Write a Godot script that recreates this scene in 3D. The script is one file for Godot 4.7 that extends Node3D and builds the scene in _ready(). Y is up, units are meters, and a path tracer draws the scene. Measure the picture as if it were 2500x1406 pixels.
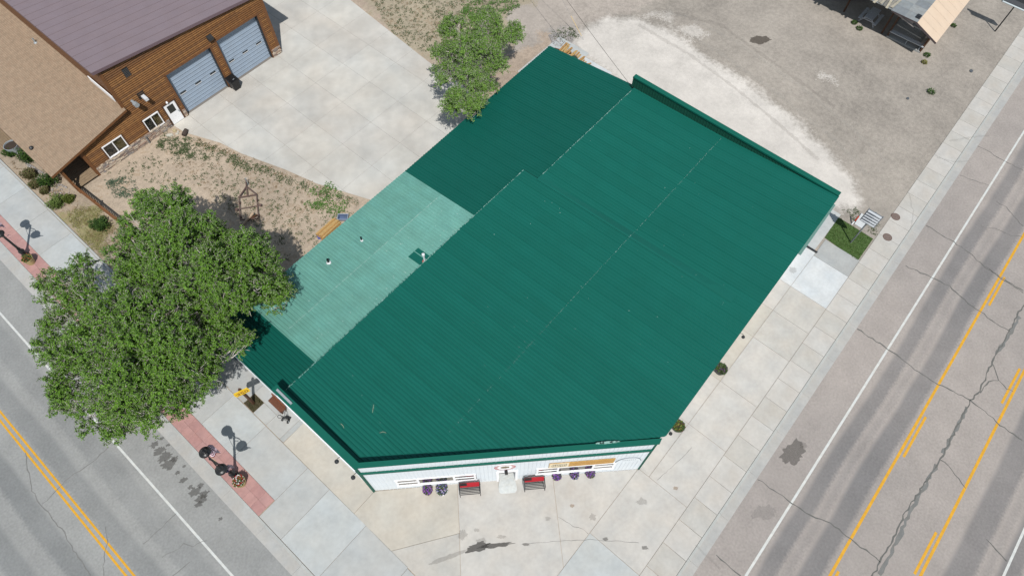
extends Node3D
# Corner shop with a green metal roof, seen from a drone. Metres; +X runs along the right-hand street, -Z along the left-hand street.

const K := 0.62            # photo brightness of a sunlit surface -> base colour
const CAM_H := 40.0
const FOCAL := 1601.415    # in pixels of a 2500 x 1406 picture
const PITCH := 60.99542349
const ROLL := 0.91651795
const HEAD := 39.79275882

var ax_x: Vector3
var ax_y: Vector3
var ax_z: Vector3
var M := {}
var T := {}
var used := {}
var rng := RandomNumberGenerator.new()

# ------------------------------------------------------------------ camera maths
func setup_axes() -> void:
	var p := deg_to_rad(PITCH)
	var r := deg_to_rad(ROLL)
	var h := deg_to_rad(HEAD)
	var rz := Basis(Vector3(cos(r), sin(r), 0), Vector3(-sin(r), cos(r), 0), Vector3(0, 0, 1))
	var d := rz * Vector3(0, cos(p), sin(p))
	var fw := rz * Vector3(0, -sin(p), cos(p))
	var rt := rz * Vector3(1, 0, 0)
	ax_x = fw * cos(h) + rt * sin(h)
	ax_y = -d
	ax_z = -(fw * sin(h) - rt * cos(h))

func to_world(c: Vector3) -> Vector3:      # picture axes (right, down, forward) -> world
	return Vector3(ax_x.dot(c), ax_y.dot(c), ax_z.dot(c))

func gp(px: float, py: float, h := 0.0) -> Vector3:   # where the ray through a pixel meets the level y = h
	var w := to_world(Vector3((px - 1250.0) / FOCAL, (py - 703.0) / FOCAL, 1.0))
	return Vector3(0, CAM_H, 0) + w * ((h - CAM_H) / w.y)

func g2(px: float, py: float, h := 0.0) -> Vector2:
	var q := gp(px, py, h)
	return Vector2(q.x, q.z)

# ------------------------------------------------------------------ mesh building
class MB:
	var v := PackedVector3Array()
	var n := PackedVector3Array()
	var u := PackedVector2Array()
	var c := PackedColorArray()
	var col := Color(1, 1, 1)
	func tri(a: Vector3, b: Vector3, d: Vector3) -> void:   # counter-clockwise seen from the front
		var nn := (b - a).cross(d - a).normalized()
		v.append_array([a, d, b]); n.append_array([nn, nn, nn]); c.append_array([col, col, col])
		u.append_array([Vector2(a.x, a.z), Vector2(d.x, d.z), Vector2(b.x, b.z)])
	func quad(a: Vector3, b: Vector3, d: Vector3, e: Vector3) -> void:
		tri(a, b, d); tri(a, d, e)
	func quad_uv(a: Vector3, b: Vector3, d: Vector3, e: Vector3, ua: Vector2, ub: Vector2, ud: Vector2, ue: Vector2) -> void:
		var nn := (b - a).cross(d - a).normalized()
		v.append_array([a, d, b, a, e, d]); n.append_array([nn, nn, nn, nn, nn, nn]); c.append_array([col, col, col, col, col, col])
		u.append_array([ua, ud, ub, ua, ue, ud])
	func tri_n(a: Vector3, b: Vector3, d: Vector3, na: Vector3, nb: Vector3, nd: Vector3) -> void:
		v.append_array([a, d, b]); n.append_array([na, nd, nb]); c.append_array([col, col, col])
		u.append_array([Vector2(a.x, a.z), Vector2(d.x, d.z), Vector2(b.x, b.z)])
	func box(ctr: Vector3, s: Vector3, b := Basis.IDENTITY) -> MB:
		var p: Array[Vector3] = []
		for i in 8:
			p.append(ctr + b * Vector3(s.x * (0.5 if i & 1 else -0.5), s.y * (0.5 if i & 2 else -0.5), s.z * (0.5 if i & 4 else -0.5)))
		quad(p[0], p[2], p[3], p[1]); quad(p[4], p[5], p[7], p[6]); quad(p[0], p[4], p[6], p[2])
		quad(p[1], p[3], p[7], p[5]); quad(p[2], p[6], p[7], p[3]); quad(p[0], p[1], p[5], p[4])
		return self
	func tube(pts: Array, rad: Array, sides := 8, cap := true) -> MB:
		var rings: Array = []
		var side := Vector3.ZERO
		for i in pts.size():
			var t: Vector3 = (pts[mini(i + 1, pts.size() - 1)] - pts[maxi(i - 1, 0)]).normalized()
			if side == Vector3.ZERO:
				side = t.cross(Vector3.UP if absf(t.y) < 0.9 else Vector3.RIGHT).normalized()
			side = (side - t * side.dot(t)).normalized()
			var up := side.cross(t)
			var ring: Array[Vector3] = []
			for k in sides:
				var a := TAU * k / sides
				ring.append(side * cos(a) + up * sin(a))
			rings.append(ring)
		for i in pts.size() - 1:
			for k in sides:
				var k2 := (k + 1) % sides
				var a0: Vector3 = rings[i][k]
				var a1: Vector3 = rings[i][k2]
				var b0: Vector3 = rings[i + 1][k]
				var b1: Vector3 = rings[i + 1][k2]
				var p0: Vector3 = pts[i] + a0 * rad[i]
				var p1: Vector3 = pts[i] + a1 * rad[i]
				var q0: Vector3 = pts[i + 1] + b0 * rad[i + 1]
				var q1: Vector3 = pts[i + 1] + b1 * rad[i + 1]
				tri_n(p0, q0, q1, a0, b0, b1); tri_n(p0, q1, p1, a0, b1, a1)
		if cap:
			for e in [0, pts.size() - 1]:
				for k in range(1, sides - 1):
					var q: Array = rings[e]
					if e == 0:
						tri(pts[e] + q[0] * rad[e], pts[e] + q[k] * rad[e], pts[e] + q[k + 1] * rad[e])
					else:
						tri(pts[e] + q[0] * rad[e], pts[e] + q[k + 1] * rad[e], pts[e] + q[k] * rad[e])
		return self
	func lathe(prof: Array, o: Vector3, sides := 16) -> MB:   # prof: Vector2(radius, height), bottom to top on the outside
		for i in prof.size() - 1:
			var a: Vector2 = prof[i]
			var b: Vector2 = prof[i + 1]
			var t := (b - a).normalized()
			for k in sides:
				var c0 := TAU * k / sides
				var c1 := TAU * (k + 1) / sides
				var d0 := Vector3(cos(c0), 0, sin(c0))
				var d1 := Vector3(cos(c1), 0, sin(c1))
				var n0 := d0 * t.y - Vector3.UP * t.x
				var n1 := d1 * t.y - Vector3.UP * t.x
				var p0 := o + d0 * a.x + Vector3.UP * a.y
				var p1 := o + d1 * a.x + Vector3.UP * a.y
				var q0 := o + d0 * b.x + Vector3.UP * b.y
				var q1 := o + d1 * b.x + Vector3.UP * b.y
				if a.x > 0.0001: tri_n(p0, q0, p1, n0, n0, n1)
				if b.x > 0.0001: tri_n(p1, q0, q1, n1, n0, n1)
		return self
	func prism(poly: PackedVector2Array, y0: float, y1: float, bottom := false) -> MB:   # poly holds (x, z)
		var q := poly
		if not Geometry2D.is_polygon_clockwise(q):
			q = q.duplicate(); q.reverse()
		var t := Geometry2D.triangulate_polygon(q)
		for i in range(0, t.size(), 3):
			var a := q[t[i]]
			var b := q[t[i + 1]]
			var d := q[t[i + 2]]
			var up := (b - a).cross(d - a) < 0.0
			var A := Vector3(a.x, y1, a.y)
			var B := Vector3(b.x, y1, b.y)
			var D := Vector3(d.x, y1, d.y)
			if up: tri(A, B, D)
			else: tri(A, D, B)
			if bottom:
				A.y = y0; B.y = y0; D.y = y0
				if up: tri(A, D, B)
				else: tri(A, B, D)
		if y0 < y1:
			for i in q.size():
				var a := q[i]
				var b := q[(i + 1) % q.size()]
				quad(Vector3(a.x, y0, a.y), Vector3(b.x, y0, b.y), Vector3(b.x, y1, b.y), Vector3(a.x, y1, a.y))
		return self
	func mesh() -> ArrayMesh:
		var m := ArrayMesh.new()
		add_to(m)
		return m
	func add_to(m: ArrayMesh) -> void:
		var a := []
		a.resize(Mesh.ARRAY_MAX)
		a[Mesh.ARRAY_VERTEX] = v; a[Mesh.ARRAY_NORMAL] = n; a[Mesh.ARRAY_TEX_UV] = u; a[Mesh.ARRAY_COLOR] = c
		m.add_surface_from_arrays(Mesh.PRIMITIVE_TRIANGLES, a)

func numbered(called: String) -> String:
	var k: int = used.get(called, 0)
	used[called] = k + 1
	return called if k == 0 else "%s_%03d" % [called, k]

func put(called: String, mesh, m: Material, parent: Node = null) -> MeshInstance3D:   # one named mesh, a part of parent or a thing of its own
	var o := MeshInstance3D.new()
	o.mesh = mesh.mesh() if mesh is MB else mesh
	o.material_override = m
	if parent == null:
		o.name = numbered(called)
		add_child(o)
	else:
		o.name = called
		parent.add_child(o, true)
	return o

func thing(called: String, label: String, category: String, at := Vector3.ZERO, turn := 0.0, group := "") -> Node3D:
	var o := Node3D.new()
	o.name = numbered(called)
	add_child(o)
	o.position = at
	o.rotation.y = turn
	tag(o, label, category, group)
	return o

func tag(o: Node, label: String, category: String, group := "", kind := "") -> Node:
	o.set_meta("label", label)
	o.set_meta("category", category)
	if group != "": o.set_meta("group", group)
	if kind != "": o.set_meta("kind", kind)
	return o

func setting(called: String, label: String, category: String) -> Node3D:
	var o := Node3D.new()
	o.name = numbered(called)
	add_child(o)
	tag(o, label, category, "", "structure")
	return o

# ------------------------------------------------------------------ materials
func pc(r: float, g: float, b: float, k := K) -> Color:   # colour read in the photograph (0-255) -> base colour
	var c := Color(r / 255.0, g / 255.0, b / 255.0).srgb_to_linear()
	return Color(c.r * k, c.g * k, c.b * k).linear_to_srgb()

func lin(r: float, g: float, b: float, k := K) -> Color:   # the same as a linear value, for vertex colours
	var c := Color(r / 255.0, g / 255.0, b / 255.0).srgb_to_linear()
	return Color(c.r * k, c.g * k, c.b * k)

func mt(col: Color, rough := 0.85, tex: Texture2D = null, tile := 4.0, metal := 0.0) -> StandardMaterial3D:
	var m := StandardMaterial3D.new()
	m.albedo_color = col
	m.roughness = rough
	m.metallic = metal
	if tex:
		m.albedo_texture = tex
		m.uv1_triplanar = true
		m.uv1_world_triplanar = true
		m.uv1_scale = Vector3.ONE / tile
	return m

func vmat(rough := 0.85) -> StandardMaterial3D:
	var m := StandardMaterial3D.new()
	m.vertex_color_use_as_albedo = true
	m.roughness = rough
	return m

func noise_bytes(size: int, freq: float, sd: int, oct := 4, sy := 0) -> PackedByteArray:
	var f := FastNoiseLite.new()
	f.seed = sd
	f.frequency = freq
	f.noise_type = FastNoiseLite.TYPE_SIMPLEX_SMOOTH
	f.fractal_octaves = oct
	var im := f.get_seamless_image(size, sy if sy > 0 else size)
	im.convert(Image.FORMAT_L8)
	return im.get_data()

func grey_tex(size: int, layers: Array, base: float, tint := 0.0) -> ImageTexture:   # layers: [frequency, amplitude, seed, octaves]
	var maps: Array[PackedByteArray] = []
	var amp := PackedFloat32Array()
	for l in layers:
		maps.append(noise_bytes(size, l[0], l[2], l[3]))
		amp.append(l[1] / 255.0)
	var warm := noise_bytes(size, 3.0 / size, 91, 3)
	var out := PackedByteArray()
	out.resize(size * size * 3)
	var nl := maps.size()
	for i in size * size:
		var x := base
		for k in nl:
			x += (maps[k][i] - 127.5) * amp[k]
		var w := (warm[i] - 127.5) / 127.5 * tint
		out[i * 3] = clampi(int((x + w) * 255.0), 0, 255)
		out[i * 3 + 1] = clampi(int(x * 255.0), 0, 255)
		out[i * 3 + 2] = clampi(int((x - w) * 255.0), 0, 255)
	return ImageTexture.create_from_image(Image.create_from_data(size, size, false, Image.FORMAT_RGB8, out))

func stretch_tex(w: int, h: int, fx: float, fy: float, amp: float, base: float, sd: int) -> ImageTexture:   # streaked grain
	var f := FastNoiseLite.new()
	f.seed = sd
	f.frequency = 1.0
	f.fractal_octaves = 4
	var out := PackedByteArray()
	out.resize(w * h * 3)
	for y in h:
		for x in w:
			var q := clampi(int((base + amp * f.get_noise_2d(x * fx, y * fy)) * 255.0), 0, 255)
			var i := (y * w + x) * 3
			out[i] = q; out[i + 1] = q; out[i + 2] = q
	return ImageTexture.create_from_image(Image.create_from_data(w, h, false, Image.FORMAT_RGB8, out))

func make_materials() -> void:
	T.concrete = grey_tex(1024, [[0.004, 0.07, 1, 4], [0.02, 0.05, 2, 4], [0.25, 0.05, 3, 2]], 0.95, 0.010)
	T.pad = grey_tex(1024, [[0.0035, 0.10, 11, 4], [0.014, 0.07, 12, 4], [0.25, 0.05, 13, 2]], 0.94, 0.012)
	T.fine = grey_tex(512, [[0.01, 0.10, 4, 4], [0.2, 0.08, 5, 2]], 0.94, 0.01)
	T.sheet = grey_tex(512, [[0.006, 0.05, 6, 4], [0.2, 0.05, 7, 3]], 0.96, 0.006)
	T.chalk = grey_tex(512, [[0.006, 0.10, 8, 5], [0.05, 0.08, 9, 4]], 0.93, 0.01)
	T.wood = stretch_tex(256, 256, 0.01, 0.16, 0.30, 0.86, 10)
	M.slab_grey = mt(pc(201, 203, 201), 0.9, T.concrete, 9.0)
	M.slab_tan = mt(pc(212, 206, 194), 0.9, T.concrete, 8.0)
	M.slab_pale = mt(pc(216, 212, 205), 0.9, T.concrete, 7.0)
	M.slab_white = mt(pc(226, 230, 231), 0.9, T.concrete, 6.0)
	M.slab_warm = mt(pc(210, 206, 198), 0.9, T.concrete, 6.5)
	M.slab_blue = mt(pc(206, 210, 209), 0.9, T.concrete, 7.5)
	M.slab_mid = mt(pc(190, 192, 190), 0.9, T.concrete, 5.5)
	M.slab_pad = mt(pc(221, 218, 210), 0.9, T.pad, 17.0)
	M.slab_pad2 = mt(pc(218, 214, 206), 0.9, T.pad, 17.0)
	M.kerb = mt(pc(200, 202, 198), 0.9, T.concrete, 5.0)
	M.gutter = mt(pc(199, 198, 194), 0.9, T.concrete, 5.0)
	M.paver = mt(pc(203, 158, 152), 0.9, T.fine, 3.0)
	M.paver2 = mt(pc(198, 152, 147), 0.9, T.fine, 2.6)
	M.white_line = mt(pc(232, 234, 230), 0.7, T.fine, 2.0)
	M.yellow_line = mt(pc(244, 182, 36), 0.7, T.fine, 2.0)
	M.crack = mt(pc(116, 116, 112), 0.9, T.fine, 1.0)
	M.crack_light = mt(pc(140, 140, 137), 0.9, T.fine, 1.0)
	M.tar = mt(pc(138, 138, 135), 0.9, T.chalk, 2.0)
	M.roof_green = mt(pc(23, 112, 99), 0.5, T.sheet, 9.0)
	M.roof_green2 = mt(pc(22, 110, 97), 0.5, T.sheet, 7.3)
	M.roof_low = mt(pc(17, 100, 88), 0.5, T.sheet, 8.7)
	M.roof_light = mt(pc(120, 184, 170), 0.6, T.chalk, 5.3)
	M.roof_light2 = mt(pc(127, 191, 177), 0.6, T.chalk, 6.1)
	M.roof_light3 = mt(pc(118, 182, 168), 0.6, T.chalk, 4.6)
	M.trim_green = mt(pc(20, 108, 92), 0.5, T.sheet, 3.0)
	M.siding = mt(pc(226, 234, 240, 0.86), 0.5, T.sheet, 4.0)
	M.paint_white = mt(pc(245, 246, 248, 0.8), 0.55)
	M.glass = StandardMaterial3D.new()
	M.glass.albedo_color = Color(0.10, 0.11, 0.12, 0.22)
	M.glass.transparency = BaseMaterial3D.TRANSPARENCY_ALPHA
	M.glass.roughness = 0.03
	M.glass.metallic_specular = 0.6
	M.room = mt(Color(0.42, 0.40, 0.38), 0.95)
	M.black = mt(Color(0.07, 0.075, 0.08), 0.45)
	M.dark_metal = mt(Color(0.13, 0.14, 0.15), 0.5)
	M.iron = mt(Color(0.10, 0.105, 0.11), 0.35)
	M.grey_metal = mt(Color(0.52, 0.54, 0.56), 0.4, T.fine, 1.0, 0.5)
	M.galv = mt(Color(0.62, 0.65, 0.67), 0.45, T.fine, 1.0, 0.3)
	M.rust = mt(pc(124, 100, 92), 0.9, T.chalk, 0.7)
	M.red = mt(pc(190, 30, 45), 0.5)
	M.log = []
	for t in [Color(166, 114, 60), Color(152, 101, 50), Color(174, 122, 66), Color(142, 96, 52)]:
		M.log.append(mt(pc(t.r, t.g, t.b), 0.6, T.wood, 1.3))
	M.brown = mt(pc(146, 96, 54), 0.65, T.wood, 1.1)
	M.brown_dark = mt(pc(104, 66, 38), 0.7, T.wood, 1.1)
	M.timber = mt(pc(226, 186, 120), 0.8, T.wood, 0.8)
	M.timber2 = mt(pc(210, 160, 92), 0.8, T.wood, 0.9)
	M.deck = mt(pc(176, 152, 122), 0.85, T.wood, 1.2)
	M.garage = mt(pc(172, 190, 210), 0.45, T.sheet, 3.0)
	M.purple = mt(pc(148, 132, 138), 0.5, T.sheet, 5.0)
	M.purple_trim = mt(pc(120, 100, 108), 0.5)
	for k in ["roof_green", "roof_green2", "roof_low", "trim_green"]: M[k].metallic_specular = 0.3
	M.leaf = vmat(0.7)
	M.leaf.metallic_specular = 0.35
	M.leaf.backlight_enabled = true
	M.leaf.backlight = Color(0.16, 0.24, 0.04)
	M.twig = mt(pc(216, 210, 200, 0.7), 0.85)
	M.bark = mt(pc(150, 140, 128), 0.9, T.fine, 0.8)
	M.vc = vmat(0.85)
	M.vc_gloss = vmat(0.5)
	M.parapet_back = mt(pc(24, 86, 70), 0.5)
	M.soil = mt(pc(70, 58, 48), 0.95, T.fine, 1.0)
	M.rubber = mt(Color(0.09, 0.09, 0.09), 0.7)

# ------------------------------------------------------------------ the light
func make_sky() -> void:
	var cam := Camera3D.new()
	cam.name = "camera"
	add_child(cam)
	var rt := to_world(Vector3(1, 0, 0))
	var dn := to_world(Vector3(0, 1, 0))
	var fw := to_world(Vector3(0, 0, 1))
	cam.transform = Transform3D(Basis(rt, -dn, -fw), Vector3(0, CAM_H, 0))
	cam.fov = rad_to_deg(2.0 * atan(703.0 / FOCAL))
	cam.near = 0.5
	cam.far = 1200.0
	cam.current = true
	var env := Environment.new()
	env.background_mode = Environment.BG_SKY
	var sky := Sky.new()
	var sm := ProceduralSkyMaterial.new()
	sm.sky_top_color = Color(0.60, 0.67, 0.75)
	sm.sky_horizon_color = Color(0.86, 0.88, 0.89)
	sm.ground_horizon_color = Color(0.55, 0.53, 0.50)
	sm.ground_bottom_color = Color(0.40, 0.38, 0.35)
	sm.sun_angle_max = 2.0
	sky.sky_material = sm
	env.sky = sky
	env.background_energy_multiplier = 0.72
	env.tonemap_mode = Environment.TONE_MAPPER_LINEAR
	env.tonemap_exposure = 1.24
	env.sdfgi_enabled = true
	env.ssao_enabled = true
	env.ssil_enabled = true
	var we := WorldEnvironment.new()
	we.name = "world_environment"
	we.environment = env
	add_child(we)
	var sun := DirectionalLight3D.new()
	sun.name = "sun"
	sun.light_energy = 1.35
	sun.light_color = Color(1.0, 0.985, 0.965)
	sun.light_angular_distance = 0.55
	sun.shadow_enabled = true
	add_child(sun)
	sun.look_at_from_position(Vector3.ZERO, Vector3(0.40, -1.0, -0.545), Vector3.UP)

# ------------------------------------------------------------------ ground, roads, pavements
func in_poly(p: Vector2, poly: PackedVector2Array) -> bool:
	return Geometry2D.is_point_in_polygon(p, poly)

func px_poly(a: Array, h := 0.0) -> PackedVector2Array:
	var o := PackedVector2Array()
	for p in a:
		o.append(g2(p[0], p[1], h))
	return o

func make_ground() -> void:
	var base := setting("ground", "bare dry earth under and around the town block", "ground")
	put("earth", MB.new().prism(PackedVector2Array([Vector2(-500, -500), Vector2(500, -500), Vector2(500, 500), Vector2(-500, 500)]), -0.30, -0.30), mt(pc(180, 165, 150), 0.95, T.chalk, 9.0), base)
	# the unpaved lot inside the two kerbs: dirt, grey crushed stone, one spread of pale gravel
	var x0 := -5.0
	var z0 := -77.0
	var w := 1400
	var hh := 1400
	var ppm := 17.0
	var na := noise_bytes(w, 0.004, 21, 4)
	var nb := noise_bytes(w, 0.022, 22, 4)
	var nc := noise_bytes(w, 0.12, 23, 3)
	var nd := noise_bytes(w, 0.45, 24, 1)
	var gravel := px_poly([[1402, 98], [1418, 72], [1450, 50], [1500, 40], [1560, 46], [1630, 66], [1690, 110], [1740, 150], [1800, 186], [1870, 230], [1930, 282], [1985, 330], [2030, 372], [2046, 400], [2090, 440], [2100, 480], [2080, 520], [2030, 510], [1960, 470], [1560, 240], [1420, 130]])
	var pale := px_poly([[1655, 72], [1690, 58], [1712, 66], [1716, 82], [1700, 94], [1668, 92]])
	var pale2 := px_poly([[2015, 178], [2038, 180], [2044, 194], [2030, 206], [2012, 204]])
	var streak := px_poly([[1560, 30], [1620, 34], [1660, 52], [1600, 44]])
	var rubble := px_poly([[1330, 75], [1400, 65], [1412, 92], [1390, 120], [1352, 112]])
	var dirt_back := px_poly([[1240, 150], [1330, 70], [1360, 112], [1340, 125], [1180, 260], [1190, 200]])
	var grassy := px_poly([[850, -30], [1300, -30], [1295, 6], [1250, 24], [1232, 60], [1250, 120], [1120, 180], [1045, 150], [960, 85]])
	var drive := px_poly([[1260, 20], [1310, -40], [1700, -40], [1420, 66], [1330, 75], [1236, 150], [1235, 60]])
	var strip := PackedVector2Array([Vector2(-0.5, -80), Vector2(2.2, -80), Vector2(2.4, -30), Vector2(-0.5, -28)])
	var drygrass := px_poly([[150, 520], [240, 500], [260, 560], [240, 610], [215, 600]])
	var c_yard := lin(190, 173, 153)
	var c_lot := lin(169, 161, 151)
	var c_gravel := lin(221, 215, 207)
	var c_dirt := lin(190, 172, 154)
	var c_rubble := lin(172, 166, 160)
	var c_grassy := lin(176, 164, 142)
	var c_drive := lin(184, 174, 164)
	var c_strip := lin(176, 160, 140)
	var c_dry := lin(158, 150, 108)
	var c_litter := lin(150, 128, 102)
	# a coarse mask of the gravel, smoothed so that the stones thin out at the edge
	var ms := 175
	var mi := Image.create(ms, ms, false, Image.FORMAT_L8)
	for j in ms:
		for i in ms:
			var hit := 0.0
			for sx in 2:
				for sy in 2:
					if in_poly(Vector2(x0 + (i + 0.25 + 0.5 * sx) * 8.0 / ppm, z0 + (j + 0.25 + 0.5 * sy) * 8.0 / ppm), gravel): hit += 0.25
			mi.set_pixel(i, j, Color(hit, hit, hit))
	mi.resize(60, 60, Image.INTERPOLATE_LANCZOS)
	mi.resize(w, hh, Image.INTERPOLATE_CUBIC)
	var mask := mi.get_data()
	var out := PackedByteArray()
	out.resize(w * hh * 3)
	for j in hh:
		for i in w:
			var k := j * w + i
			var wob := Vector2(nb[k] - 127.5, nb[(k + 70000) % (w * hh)] - 127.5) * 0.009 + Vector2(nd[k] - 127.5, nd[(k + 9000) % (w * hh)] - 127.5) * 0.0042
			var p := Vector2(x0 + i / ppm, z0 + j / ppm)
			var q := p + wob
			var c := c_lot
			var fine := 0.30
			if q.x < 34.0:
				c = c_yard
				if q.x < 2.4 and in_poly(q, strip):
					c = c_strip
					if in_poly(q, drygrass): c = c_dry
				elif q.x > 20.0:
					if in_poly(q, grassy): c = c_grassy
					elif in_poly(q, drive): c = c_drive
					else: c = c_dirt
			else:
				if in_poly(q, rubble): c = c_rubble; fine = 0.6
				elif in_poly(q, pale) or in_poly(q, pale2) or in_poly(q, streak): c = c_gravel.lerp(c_lot, 0.35)
				elif in_poly(q, dirt_back): c = c_dirt
				elif in_poly(q, grassy): c = c_grassy
				elif in_poly(q, drive): c = c_drive
			if mask[k] > 8:
				var t := clampf((mask[k] / 255.0 - 0.5) * 2.0 + (nb[k] - 127.5) / 127.5 * 0.30 + (nc[k] - 127.5) / 127.5 * 0.32 + (nd[k] - 127.5) / 127.5 * 0.16 + 0.5, 0.0, 1.0)
				c = c.lerp(c_gravel, t)
				fine = lerpf(fine, 0.16, t)
			if q.x < 34.0 and nb[k] > 150 and nc[k] > 132: c = c.lerp(c_litter, 0.45)
			var g := 1.0 + (na[k] - 127.5) / 127.5 * (0.17 if c != c_gravel else 0.08) + (nb[k] - 127.5) / 127.5 * 0.14 + (nc[k] - 127.5) / 127.5 * fine * 0.55 + (nd[k] - 127.5) / 127.5 * fine * 0.6
			var o := Color(c.r * g, c.g * g, c.b * g).linear_to_srgb()
			out[k * 3] = clampi(int(o.r * 255.0), 0, 255)
			out[k * 3 + 1] = clampi(int(o.g * 255.0), 0, 255)
			out[k * 3 + 2] = clampi(int(o.b * 255.0), 0, 255)
	var im := Image.create_from_data(w, hh, false, Image.FORMAT_RGB8, out)
	im.generate_mipmaps()
	var lm := StandardMaterial3D.new()
	lm.albedo_texture = ImageTexture.create_from_image(im)
	lm.roughness = 0.95
	var lot := setting("dirt_lot", "dry tan dirt and grey crushed stone with a spread of pale gravel", "lot")
	var mb := MB.new()
	var f := FastNoiseLite.new()
	f.seed = 5
	f.frequency = 0.35
	var step := 1.0
	for j in 81:
		for i in 80:
			var a := Vector2(x0 + 0.82 + i * step, z0 + j * step)
			if a.x > 75.5 or a.y > 3.2: continue
			var e := Vector2(minf(a.x + step, 76.8), minf(a.y + step, 4.0))
			var pts := [a, Vector2(a.x, e.y), e, Vector2(e.x, a.y)]
			var v3: Array = []
			var uv: Array = []
			for t in pts:
				v3.append(Vector3(t.x, -0.03 + 0.018 * f.get_noise_2d(t.x, t.y), t.y))
				uv.append(Vector2((t.x - x0) * ppm / w, (t.y - z0) * ppm / hh))
			mb.quad_uv(v3[0], v3[1], v3[2], v3[3], uv[0], uv[1], uv[2], uv[3])
	put("lot_surface", mb, lm, lot)
	put("lot_beyond", MB.new().prism(PackedVector2Array([Vector2(-4.18, -400), Vector2(400, -400), Vector2(400, -76.9), Vector2(-4.18, -76.9)]), -0.04, -0.04).prism(PackedVector2Array([Vector2(76.7, -76.9), Vector2(400, -76.9), Vector2(400, 4.0), Vector2(76.7, 4.0)]), -0.04, -0.04), mt(pc(178, 165, 150), 0.95, T.chalk, 9.0), lot)

func road_tex(w: int, h: int, ppm: float, base: Color, dark: Color, bands: Array, sd: int) -> ImageTexture:   # bands: [from, to, strength] across the road in metres
	var na := noise_bytes(1024, 0.005, sd, 4)
	var nb := noise_bytes(1024, 0.03, sd + 1, 4)
	var nc := noise_bytes(1024, 0.4, sd + 2, 2)
	var out := PackedByteArray()
	out.resize(w * h * 3)
	for j in h:
		for i in w:
			var k := (j % 1024) * 1024 + (i % 1024)
			var y := j / ppm + (na[k] - 127.5) * 0.0010 + (nc[k] - 127.5) * 0.0005
			var t := 0.0
			for b in bands:
				if y > b[0] and y < b[1]:
					t = b[2] * clampf(minf(y - b[0], b[1] - y) / 0.26, 0.0, 1.0)
			t += (na[k] - 127.5) / 127.5 * 0.22
			var c := base.lerp(dark, t)
			var g := 1.0 + (nb[k] - 127.5) / 127.5 * 0.09 + (nc[k] - 127.5) / 127.5 * 0.16
			var o := Color(c.r * g, c.g * g, c.b * g).linear_to_srgb()
			var q := (j * w + i) * 3
			out[q] = clampi(int(o.r * 255.0), 0, 255)
			out[q + 1] = clampi(int(o.g * 255.0), 0, 255)
			out[q + 2] = clampi(int(o.b * 255.0), 0, 255)
	var im := Image.create_from_data(w, h, false, Image.FORMAT_RGB8, out)
	im.generate_mipmaps()
	return ImageTexture.create_from_image(im)

const RY := -0.13
func strip_px(a: Array, wid: float, y: float, jag: float, sd: int) -> MB:   # a wandering ribbon through pixels of the road surface
	var r := RandomNumberGenerator.new()
	r.seed = sd
	var pts: Array[Vector2] = []
	for i in a.size() - 1:
		var p := g2(a[i][0], a[i][1], y)
		var q := g2(a[i + 1][0], a[i + 1][1], y)
		var n := maxi(2, int(p.distance_to(q) / 0.25))
		var d := (q - p).orthogonal().normalized()
		for k in n:
			pts.append(p.lerp(q, float(k) / n) + d * r.randf_range(-jag, jag))
	pts.append(g2(a[-1][0], a[-1][1], y))
	return ribbon(pts, wid, y, r)

func ribbon(pts: Array, wid: float, y: float, r: RandomNumberGenerator) -> MB:
	var mb := MB.new()
	var pl := Vector3.ZERO
	var pr := Vector3.ZERO
	for i in pts.size():
		var t: Vector2 = (pts[mini(i + 1, pts.size() - 1)] - pts[maxi(i - 1, 0)]).normalized()
		var d := t.orthogonal() * wid * 0.5 * r.randf_range(0.45, 1.4)
		var l := Vector3(pts[i].x + d.x, y, pts[i].y + d.y)
		var q := Vector3(pts[i].x - d.x, y, pts[i].y - d.y)
		if i > 0:
			if (q - l).cross(pl - l).y < 0: mb.quad(l, pl, pr, q)
			else: mb.quad(l, q, pr, pl)
		pl = l
		pr = q
	return mb

func line_box(a: Vector2, b: Vector2, wid: float, y: float) -> MB:
	var d := (b - a).normalized().orthogonal() * wid * 0.5
	return MB.new().prism(PackedVector2Array([a + d, b + d, b - d, a - d]), y, y)

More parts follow.
